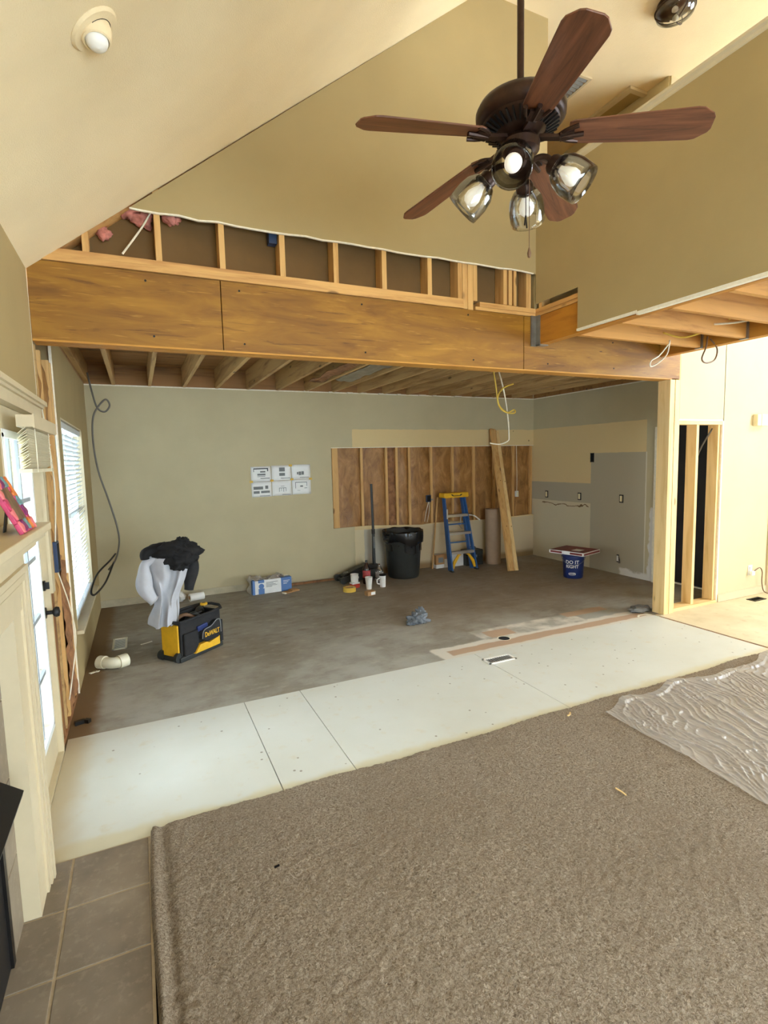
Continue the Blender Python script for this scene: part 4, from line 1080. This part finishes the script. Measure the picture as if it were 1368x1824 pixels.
scrap('wood_splinter', 'pale wood splinter at the carpet edge by the plastic', (2.5, 2.52, .024), [(-.03, 0), (0, .01), (.02, .03)], .01, 'pale_stud')
scrap('dark_scrap', 'small dark twig scrap on the carpet near the hearth', (.43, 2.10, .022), [(-.01, 0), (.012, .004)], .008, 'dark_iron')
scrap('torn_scrap', 'torn paper scrap at the foot of the torn left wall', (XL+.06, 4.95, 0), [(-.02, 0), (.02, .03), (.05, .02)], .03, 'mud')
scrap('rusty_scrap', 'rusty metal scrap by the door corner on the floor', (XL+.05, 3.98, .0), [(-.03, 0), (.03, .02), (.06, .0)], .03, 'dark_iron', th=.025)
scrap('paper_curl', 'bent cream plastic strip on the floor by the post', (4.83, 3.84, .0), [(-.09, .0), (-.03, .04), (.05, .03), (.1, -.02)], .02, 'mud')
lmp = thing('plastic_wad', 'grey plastic wad lying beside the post foot', 'scrap', (4.93, 3.98, 0)); lump(0, 0, .03, .12, .07, .03, .5, 2, 4, 36, 16).build('film', 'vent_grey', lmp, smooth='all')

# ================================================================= THINGS ALONG THE KITCHEN BACK WALL
# white rolls behind the bag
o = thing('plastic_roll', 'white roll lying on the floor behind the tool bag', 'roll', (.58, 7.02, .05), math.radians(15))
MB().cyl((-.09, 0, 0), (.09, 0, 0), .05, n=24).build('roll', 'white_plastic', o, smooth=True); MB().cyl((-.0935, 0, 0), (-.0905, 0, 0), .025, n=16).build('core', 'cardboard', o)
o = thing('white_wrap', 'crumpled white wrap beside the roll behind the bag', 'wrap', (.385, 7.07, 0)); lump(0, 0, .06, .06, .05, .065, .4, 2.4, 9, 32, 18).build('wrap', 'box_white', o, smooth='all')
# blue and white carton with plastic on top
bxo = thing('carton', 'blue and white carton with crumpled plastic on top against the back wall', 'carton', (1.53, 7.0, 0), math.radians(4))
m = MB().box(-.265, .265, -.085, .085, 0, .185); m.build('body', 'box_white', bxo, bevel=.004)
for x0, x1 in ((.12, .266), (-.2655, -.235), (-.19, -.11)): 
    bx('blue_print', 'box_blue', bxo, x0, x1, -.087, .0, (.0 if x0 != -.19 else .0), (.187 if x0 > 0 else (.19 if x0 < -.2 else .075)))
bx('blue_print', 'box_blue', bxo, -.19, -.11, -.087, -.05, .15, .187)
MB().lathe([(.0, -.0), (.036, 0)], n=20).xf(Matrix.Translation((-.15, -.0865, .105)) @ Matrix.Rotation(PI/2, 4, 'X')).build('emblem', 'box_blue', bxo)
for k, (wd_, z) in enumerate(((.16, .15), (.10, .135), (.13, .12), (.15, .105), (.08, .09))): bx('print_line', 'ink', bxo, -.085, -.085+wd_, -.0866, -.086, z-.003, z+.003)
for k in range(3): bx('print_line', 'box_white', bxo, .15, .24-.02*k, -.0882, -.0875, .14-.02*k, .146-.02*k)
g = MB().grid(30, 12, lambda u, v: (-.29+.46*u, -.075+.15*v, .186+.055*abs(fbm(u*6, v*4, 3))+.012*math.sin(u*9))); g.build('plastic_cover', 'film', bxo, smooth='all', solid=.002)
g = MB().grid(10, 10, lambda u, v: (-.29-.02*math.sin(v*8)*u, -.08+.14*u, .20*v+.004)); g.build('plastic_cover', 'film', bxo, smooth='all', solid=.002)
o = thing('cardboard_strip', 'brown cardboard strip on the floor in front of the carton', 'cardboard', (1.76, 6.83, 0), math.radians(25))
MB().box(-.10, .12, -.04, .04, .001, .018).box(.0, .10, -.03, .05, .018, .030).build('strip', 'cardboard', o, bevel=.002); bx('torn_end', 'mud', o, -.13, -.10, -.035, .03, .002, .014)
scrap('wood_strip', 'long thin brown wood strip along the back wall base', (2.2, 7.17, 0), [(-.35, 0), (.35, .02)], .02, 'sheath', 'wood strip', .03)

# floor jack
fj = thing('floor_jack', 'black floor jack with a tall upright handle by the back wall', 'jack', (2.82, 7.0, 0))
for y in (-.11, .11):
    MB().prism([(-.30, .02), (-.30, .09), (-.18, .11), (.05, .15), (.20, .17), (.28, .15), (.28, .05), (.20, .03)], 1, y-.008, y+.008).build('side_plate', 'black_plastic', fj, bevel=.002)
MB().prism([(-.26, .08), (-.25, .115), (-.05, .19), (.12, .235), (.20, .22), (.20, .17), (.0, .13)], 1, -.075, .075).build('lift_arm', 'dark_iron', fj, bevel=.006)
for x, r_, y0, y1 in ((-.29, .048, -.15, -.10), (-.29, .048, .10, .15), (.24, .04, -.14, -.10), (.24, .04, .10, .14)):
    MB().cyl((x, y0, r_), (x, y1, r_), r_, n=22).build('wheel', 'black_plastic', fj, smooth=True)
MB().cyl((-.29, -.12, .05), (-.29, .12, .05), .016, n=12).build('axle', 'dark_iron', fj)
MB().lathe([(0, .115), (.04, .115), (.045, .14), (.03, .145), (0, .138)], (-.20, 0, 0), n=20).build('saddle', 'steel', fj, smooth=True)
MB().cyl((.10, 0, .10), (.27, 0, .10), .04, n=18).build('hydraulic_ram', 'steel', fj, smooth=True)
MB().box(.19, .29, -.05, .05, .14, .22).build('handle_yoke', 'dark_iron', fj, bevel=.008)
hh = MB().cyl((.245, 0, .18), (.243, 0, .72), .024, .022, n=16).cyl((.243, 0, .72), (.230, 0, 1.39), .018, n=16).build('handle', 'black_plastic', fj, smooth=True)
MB().cyl((.2435, 0, .66), (.243, 0, .73), .0265, n=16).build('handle_collar', 'dark_iron', hh, smooth=True)
bx('decal', 'white_plastic', fj, -.14, -.05, -.1195, -.1185, .055, .085)
bx('decal', 'vent_grey', fj, .238, .25, -.0245, -.0225, .45, .62)

# drinks and small things on the floor
def bottle(label, loc, mat, lab_mat, capm, h_, r_):
    o = thing('bottle', label, 'bottle', loc)
    MB().lathe([(0, 0), (r_*.9, .003), (r_, .02), (r_, h_*.58), (r_*.92, h_*.66), (r_*.5, h_*.84), (r_*.3, h_*.9), (r_*.3, h_*.95), (0, h_*.95)], n=22).build('body', mat, o, smooth=True)
    MB().lathe([(r_+.001, h_*.28), (r_+.0015, h_*.3), (r_+.0015, h_*.56), (r_+.001, h_*.58)], n=22).build('label', lab_mat, o, smooth=True)
    MB().cyl((0, 0, h_*.935), (0, 0, h_), r_*.32, n=16).build('cap', capm, o, smooth=True)
    return o
bottle('dark soda bottle with a red label in front of the jack', (2.83, 6.74, 0), 'cola', 'label_red', 'black_plastic', .335, .055)
bottle('clear grey plastic bottle at the foot of the jack handle', (3.02, 6.72, 0), 'glass', 'film', 'cable_brown', .27, .055)
def cup(label, loc, lid=None, handle=False, h_=.115, r_=.042, mat='white_plastic', base=.7):
    o = thing('cup', label, 'cup', loc)
    MB().lathe([(0, .002), (r_*base, 0), (r_, h_*.97), (r_+.003, h_), (r_-.002, h_), (r_*base-.003, .006), (0, .006)], n=24).build('body', mat, o, smooth=True)
    if lid: MB().lathe([(r_+.004, h_-.006), (r_+.004, h_+.008), (r_*.8, h_+.014), (0, h_+.014)], n=24).build('lid', lid, o, smooth=True)
    if handle: MB().tube([(-r_+.003, 0, h_*.75), (-r_-.035, 0, h_*.65), (-r_-.035, 0, h_*.35), (-r_+.003, 0, h_*.25)], .008, n=8).build('handle', mat, o, smooth=True)
    return o
cup('white foam cup standing behind the small brown box', (2.735, 6.44, 0), h_=.165, r_=.05)
cup('white travel mug with a dark lid nearest the trash can', (2.95, 6.46, 0), 'dark_iron', True, .165, .045, base=.85)
rb_ = thing('red_box', 'small red and white box under a white cup beside the tape roll', 'box', (2.60, 6.62, 0), math.radians(8))
bx('body', 'box_red', rb_, -.055, .055, -.045, .045, 0, .055, .002); bx('white_band', 'box_white', rb_, -.0555, .0555, -.0455, .0455, .055, .075, .001)
cup('white cup resting on the small red box', (2.60, 6.62, .0765), h_=.11, r_=.055, base=.92)
o = thing('tape_roll', 'yellow tape roll lying flat on the floor beside the red box', 'tape roll', (2.46, 6.46, 0))
MB().lathe([(.055, 0), (.085, 0), (.085, .055), (.055, .055), (.055, 0)], n=30).build('tape', 'yellow_tape', o, smooth=True); MB().lathe([(.052, .001), (.0552, .001), (.0552, .054), (.052, .054), (.052, .001)], n=30).build('core', 'cardboard', o, smooth=True)
o = thing('small_box', 'small brown box in front of the white foam cup', 'box', (2.62, 6.14, 0), math.radians(12))
bx('body', 'cardboard', o, -.06, .06, -.04, .04, 0, .055, .002); bx('label', 'box_white', o, -.01, .055, -.041, -.0395, .008, .045)

# trash can with liner
tc_ = thing('trash_can', 'large black trash can with a loose black liner', 'trash can', (3.50, 6.905, 0))
def ribs(p, a, r_, z):
    k = 1-.012*(1 if math.sin(a*12) > .4 else 0) if .05 < z < .50 else 1
    return (p[0]*k, p[1]*k, p[2])
MB().lathe([(0, .004), (.215, 0), (.225, .012), (.235, .05), (.268, .50), (.275, .515), (.28, .60), (.285, .66), (.298, .665), (.298, .69), (.285, .692), (.272, .66), (.222, .02), (0, .02)], n=64, fn=ribs).build('body', 'black_plastic', tc_, smooth=True)
def linerf(p, a, r_, z):
    d = .008*math.sin(a*5+z*9)+.005*math.sin(a*13); k = (r_+d)/r_ if r_ > .01 else 1
    return (p[0]*k, p[1]*k, z+(.02*math.sin(a*5)+.03*math.sin(a*2+1) if z < .6 else .004*math.sin(a*9)))
MB().lathe([(.262, .40), (.276, .60), (.288, .692), (.303, .70), (.306, .67), (.303, .60), (.296, .53), (.291, .525)], n=72, fn=linerf).build('liner', 'bin_liner', tc_, smooth='all')
for a in (PI*1.05, .05): MB().tube([(.29*math.cos(a-.18), .29*math.sin(a-.18), .60), (.34*math.cos(a), .34*math.sin(a), .595), (.29*math.cos(a+.18), .29*math.sin(a+.18), .60)], .011, n=8).build('handle', 'black_plastic', tc_, smooth=True)
MB().tube([(-.30, -.06, .65), (-.34, -.10, .64), (-.355, -.12, .655)], .012, n=8).build('liner_tie', 'bin_liner', tc_, smooth='all')

# step ladder, folded, leaning
ld = thing('step_ladder', 'blue fibreglass step ladder with yellow top leaning at the back wall', 'ladder', (4.48, 6.76, 0))
def rail(x0, x1, yo, yt, zt, name, mat):
    m = MB()
    m.beam((x0, yo, .0), (x1, yt, zt), .022, .07, up=(0, 1, .25)); return m.build(name, mat, ld, bevel=.003)
TY, TZ = .28, 1.13
for s in (-1, 1):
    rail(s*.225, s*.185, 0, TY, TZ, 'front_rail', 'blue_fibreglass'); rail(s*.20, s*.165, .10, TY+.04, TZ, 'rear_rail', 'blue_fibreglass')
    MB().box(s*.225-.02, s*.225+.02, -.045, .045, 0, .025).build('foot', 'black_plastic', ld, bevel=.003)
for z in (.28, .57, .84):
    t_ = z/TZ; hw = .225-.04*t_
    MB().box(-hw+.01, hw-.01, TY*t_-.045, TY*t_+.035, z-.02, z+.02).build('step', 'aluminium', ld, bevel=.003)
for z in (.42, .70):
    t_ = z/TZ; MB().beam((-.19+.03*t_, .10+.22*t_, z), (.19-.03*t_, .10+.22*t_, z), .012, .02).build('rear_brace', 'blue_fibreglass', ld)
m = MB().prism([(-.215, 1.12), (.215, 1.12), (.225, 1.135), (.218, 1.195), (-.218, 1.195), (-.225, 1.135)], 1, TY-.085, TY+.08); tcap = m.build('top_cap', 'yellow_plastic', ld, bevel=.006)
MB().prism([(-.10, 1.175), (-.07, 1.17), (-.06, 1.155), (.06, 1.155), (.07, 1.17), (.10, 1.175), (.10, 1.165), (.07, 1.145), (-.07, 1.145), (-.10, 1.165)], 1, TY-.089, TY-.084).build('magnet_tray', 'black_plastic', tcap)
for s in (-1, 1):
    MB().prism([(s*.215, .04), (s*.185, .04), (s*.155, .12), (s*.08, .235), (s*.04, .255), (s*.10, .262), (s*.19, .15)], 1, .0, .03).build('corner_brace', 'yellow_plastic', ld, bevel=.003)
MB().beam((-.17, .21, .78), (.12, .24, .70), .02, .004).build('spreader', 'aluminium', ld); MB().beam((.05, .24, .70), (.17, .30, .60), .015, .004).build('spreader', 'aluminium', ld)
bx('sticker', 'aluminium', ld, -.212, -.19, TY*.75-.06, TY*.75-.052, .80, .95)
# long thin stick leaning beside the ladder
o = thing('leaning_strip', 'thin wooden strip leaning between ladder and insulation', 'wood strip', (4.12, 7.12, 0)); MB().beam((0, 0, 0.002), (.16, .085, 1.12), .02, .012).build('strip', 'stud', o)
o = thing('bent_conduit', 'bent white conduit poking out beside the ladder', 'conduit', (4.75, 7.18, 0)); MB().tube([(-.02, .03, .80), (.08, -.02, .81), (.18, -.05, .79), (.26, -.08, .72)], .011, n=10).build('tube', 'white_plastic', o, smooth=True); MB().tube([(-.02, .03, .80), (-.03, .035, .75), (-.03, .04, .65)], .011, n=10).build('end', 'white_plastic', o, smooth=True)

# boxes behind ladder
o = thing('carton', 'small grey and white carton behind the step ladder', 'carton', (4.43, 7.16, 0))
bx('body', 'box_white', o, -.25, .26, -.06, .06, 0, .21, .003); bx('dark_print', 'cardboard', o, -.252, -.05, -.0615, .0, .06, .211); bx('label', 'ink', o, -.21, -.12, -.0625, -.0612, .09, .17); bx('flap', 'box_white', o, -.1, .24, -.065, -.0605, .02, .14)
o = thing('tool_case', 'black tool case on the floor beside the kraft paper roll', 'tool case', (4.86, 7.10, 0))
bx('body', 'black_plastic', o, -.17, .15, -.09, .09, 0, .15, .01); bx('lid', 'black_plastic', o, -.172, .152, -.092, .092, .152, .25, .012); bx('latch', 'steel', o, -.03, .03, -.097, -.09, .13, .17); MB().tube([(-.06, 0, .25), (-.05, 0, .285), (.05, 0, .285), (.06, 0, .25)], .01).build('handle', 'black_plastic', o, smooth=True)
# kraft paper roll
kr = thing('paper_roll', 'brown kraft paper roll standing on end behind the leaning boards', 'paper roll', (5.20, 7.0, 0))
MB().lathe([(.05, .002), (.125, .002), (.125, .90), (.06, .90), (.05, .86), (.05, .002)], n=36).build('paper', 'kraft_paper', kr, smooth=True); MB().lathe([(.044, 0), (.05, 0), (.05, .905), (.044, .905), (.044, 0)], n=24).build('core', 'cardboard', kr, smooth=True)
MB().prism([(.122, 0.003), (.132, .003), (.132, .885), (.122, .885)], 1, -.02, .0).build('loose_edge', 'kraft_paper', kr)
# leaning boards
def board(label, a, b, wd, mat, th=.04):
    o = thing('leaning_board', label, 'board', a)
    d = Vector(b)-Vector(a)
    m = MB(); m.beam((0, 0, .0), d, wd, th, up=(0, 1, 0)); m.build('plank', mat, o, bevel=.002); 
    e = d.normalized(); m = MB().beam(d-e*.002, d+e*.001, wd*.98, th*.96, up=(0, 1, 0)); m.build('end_grain', 'cardboard', o)
    for q in (.3, .62): MB().cyl(d*q+Vector((.01, -th/2-.004, 0)), d*q+Vector((.01, -th/2+.002, 0)), .008, n=8).build('knot', 'sheath', o)
    return o
board('wide brown board leaning against the insulated back wall', (5.045, 6.34, .006), (5.335, 7.19, 2.19), .098, 'stud')
board('narrower pale board leaning right of the wide brown board', (5.135, 6.33, .006), (5.42, 7.19, 2.16), .058, 'pale_stud')

# bucket with pizza box
bk = thing('bucket', 'dark blue plastic bucket on the floor by the right wall', 'bucket', (5.56, 5.60, 0))
MB().lathe([(0, .004), (.125, 0), (.132, .01), (.148, .30), (.160, .302), (.160, .318), (.150, .32), (.152, .345), (.164, .347), (.164, .372), (.150, .372), (.128, .02), (0, .02)], n=44).build('body', 'navy_bucket', bk, smooth=True)
va = math.atan2(-5.6, -5.56)
def wrap_text(s, size, z, name):
    o = text(name, s, size, 'white_plastic', bk, (0, 0, 0), (0, 0, 0), ext=.0006, bold=.001)
    R = .146
    for v in o.data.vertices:
        x, y, zz = v.co; r_ = .1335+(z+y)*.0497+zz+.0012; a = va+x/R-.10
        v.co = (r_*math.cos(a), r_*math.sin(a), z+y)
    return o
wrap_text('DO IT', .070, .235, 'lettering'); wrap_text('RIGHT', .062, .172, 'lettering'); wrap_text("LOWE'S", .026, .070, 'lettering')
pts = []
for k in range(25):
    a = 2*PI*k/24; x = .052*math.cos(a); zz = .070+.020*math.sin(a); r_ = .1335+zz*.0497+.002; aa = va+x/.146-.10
    pts.append((r_*math.cos(aa), r_*math.sin(aa), zz))
MB().tube(pts, .0016, n=6, smooth=0).build('logo_outline', 'white_plastic', bk)
MB().tube([(.166*math.cos(va+t_), .166*math.sin(va+t_), .31-.11*math.sin((t_+1.4)/2.8*PI)) for t_ in [-1.4+2.8*i/16 for i in range(17)]], .003, n=6, smooth=0).build('bail', 'steel', bk)
pz = thing('pizza_box', 'flat dark red and white pizza box resting on the blue bucket', 'pizza box', (5.50, 5.52, .373), math.radians(15.5))
m = MB().box(-.225, .225, -.26, .26, 0, .045); m.build('tray', 'box_white', pz, bevel=.003)
bx('lid_print', 'pizza_red', pz, -.215, .215, -.25, .25, .0455, .0475)
for s in (-1, 1):
    bx('side_print', 'pizza_red', pz, s*.2255-.001, s*.2255+.001, -.24, .24, .010, .036); bx('side_print', 'pizza_red', pz, -.21, .21, s*.2605-.001, s*.2605+.001, .010, .036)
bx('lid_flap', 'box_white', pz, -.12, .02, -.14, -.02, .048, .0495); bx('lid_tab', 'box_white', pz, -.228, -.2255, -.06, .06, .004, .05)

# ---- hanging cables
def cable(label, pts, r_, mat, extra=None, name='hanging_cable'):
    o = thing(name, label, 'cable', pts[0])
    b0 = Vector(pts[0])
    MB().tube([Vector(p)-b0 for p in pts], r_, n=8).build('cable', mat, o, smooth='all')
    if extra: extra(o, b0)
    return o
cable('grey cable looping down the kitchen corner to the window sill', [(-.45, 6.95, 2.80), (-.41, 6.92, 2.55), (-.37, 6.9, 2.40), (-.30, 6.9, 2.36), (-.245, 6.9, 2.43), (-.28, 6.9, 2.50), (-.36, 6.9, 2.42), (-.425, 6.9, 2.28), (-.44, 6.9, 2.0), (-.41, 6.9, 1.68), (-.33, 6.9, 1.35), (-.265, 6.9, 1.05), (-.25, 6.88, .85), (-.29, 6.7, .68), (-.36, 6.5, .60)], .010, 'cable_grey')
cable('dark cable loop resting over the kitchen window sill', [(-.29, 6.70, .74), (-.34, 6.5, .70), (-.45, 6.2, .62), (-.49, 5.9, .53), (-.485, 5.85, .48), (-.45, 5.95, .47), (-.38, 6.25, .52), (-.31, 6.6, .66)], .010, 'dark_iron')
cable('coiled yellow cable hanging from the kitchen joists', [(3.72, 5.0, 2.75), (3.76, 5.0, 2.55), (3.80, 5.0, 2.33), (3.90, 5.0, 2.25), (4.01, 4.98, 2.24), (4.02, 5.0, 2.28), (3.94, 5.02, 2.25), (3.83, 5.02, 2.32), (3.79, 5.0, 2.42), (3.86, 5.0, 2.52), (4.01, 5.0, 2.575)], .0085, 'cable_yellow')
cable('long white cable hanging from the kitchen joists beside the yellow coil', [(3.88, 5.11, 2.75), (3.95, 5.11, 2.54), (4.01, 5.11, 2.26), (4.035, 5.11, 1.98), (4.01, 5.11, 1.92), (3.90, 5.11, 1.885), (3.76, 5.11, 1.90)], .008, 'cable_white')
cable('white wire loop hanging below the hall joists by the beam', [(4.39, 3.3, 2.74), (4.36, 3.3, 2.62), (4.24, 3.3, 2.53), (4.15, 3.3, 2.50), (4.16, 3.3, 2.55), (4.26, 3.3, 2.60), (4.35, 3.28, 2.70)], .006, 'cable_white')
cable('brown wire loop hanging below the hall beam', [(4.76, 3.2, 2.78), (4.74, 3.2, 2.68), (4.69, 3.2, 2.58), (4.75, 3.2, 2.545), (4.87, 3.2, 2.58), (4.90, 3.2, 2.68), (4.80, 3.2, 2.76)], .007, 'cable_brown')
cable('yellow wires running between the hall joists', [(4.30, 3.3, 2.80), (4.45, 3.2, 2.75), (4.55, 3.0, 2.80), (4.60, 2.9, 2.85)], .008, 'cable_yellow')
cable('second bundle of pale wires between the hall joists', [(4.35, 3.0, 2.80), (4.50, 2.75, 2.78), (4.62, 2.5, 2.82)], .008, 'cable_white')
cable('grey cable curving down inside the open pantry', [(5.897, 3.87, 2.0), (5.85, 3.98, 1.75), (5.78, 4.05, 1.4), (5.80, 4.05, 1.2), (5.86, 4.05, 1.1)], .009, 'cable_grey')

# ---- clear plastic sheet on the carpet
def sheet():
    nx, ny = 430, 300
    X0, X1, Y0, Y1 = 2.68, 4.93, .6, 2.52
    vs = []
    for j in range(ny+1):
        for i in range(nx+1):
            u = i/nx; v = j/ny
            x = X0+(X1-X0)*u; y = Y0+(Y1-Y0)*v
            if v > .75:                       # ragged far edge and left corner tongue
                y += (v-.75)*4*(.05*math.sin(x*4.2)+.03*math.sin(x*11)-.05*math.exp(-((x-3.25)/.25)**2))
            x += (1-u)**6*(.03*math.sin(y*4)+.05*max(0, v-.8)*5)
            wv = .35*math.sin(y*1.4+.4)+.30*fbm(x*1.2, y*1.2, 0)
            q = x-.22*y+wv*.35
            r1 = 1-abs(2*((q*8+1.6*fbm(x*1.6, y*1.0, 3)) % 1)-1)
            r2 = 1-abs(2*((q*19+3.0*fbm(x*2.6, y*1.6, 7)) % 1)-1)
            r3 = 1-abs(2*(((q+.35*y)*26+3.5*fbm(x*3.0, y*2.6, 19)) % 1)-1)
            k = .5+.75*fbm(x*1.9, y*1.9, 11); k2 = .5+.8*fbm(x*2.3+5, y*2.3, 4)
            k = min(1, max(0, k)); k2 = min(1, max(0, k2))
            z = .0295+.020*r1**6*k+.013*r2**5*(1-.6*k)+.009*r3**4*k2+.004*abs(fbm(x*7, y*7, 2))
            e = min(u*25, (1-v)*18, 1)
            z = .0285+(z-.0285)*(.45+.55*e)
            if v > .97 and u > .1: z += .02*abs(math.sin(x*6))
            vs.append((x, y, z))
    fs = [(j*(nx+1)+i, j*(nx+1)+i+1, (j+1)*(nx+1)+i+1, (j+1)*(nx+1)+i) for j in range(ny) for i in range(nx)]
    m = MB(); m.add(vs, fs); o = m.build('plastic_sheet', 'film', None, smooth='all', fix=False)
    return tag(o, 'wrinkled clear plastic sheet spread over the carpet at right', 'plastic sheet')
sheet()
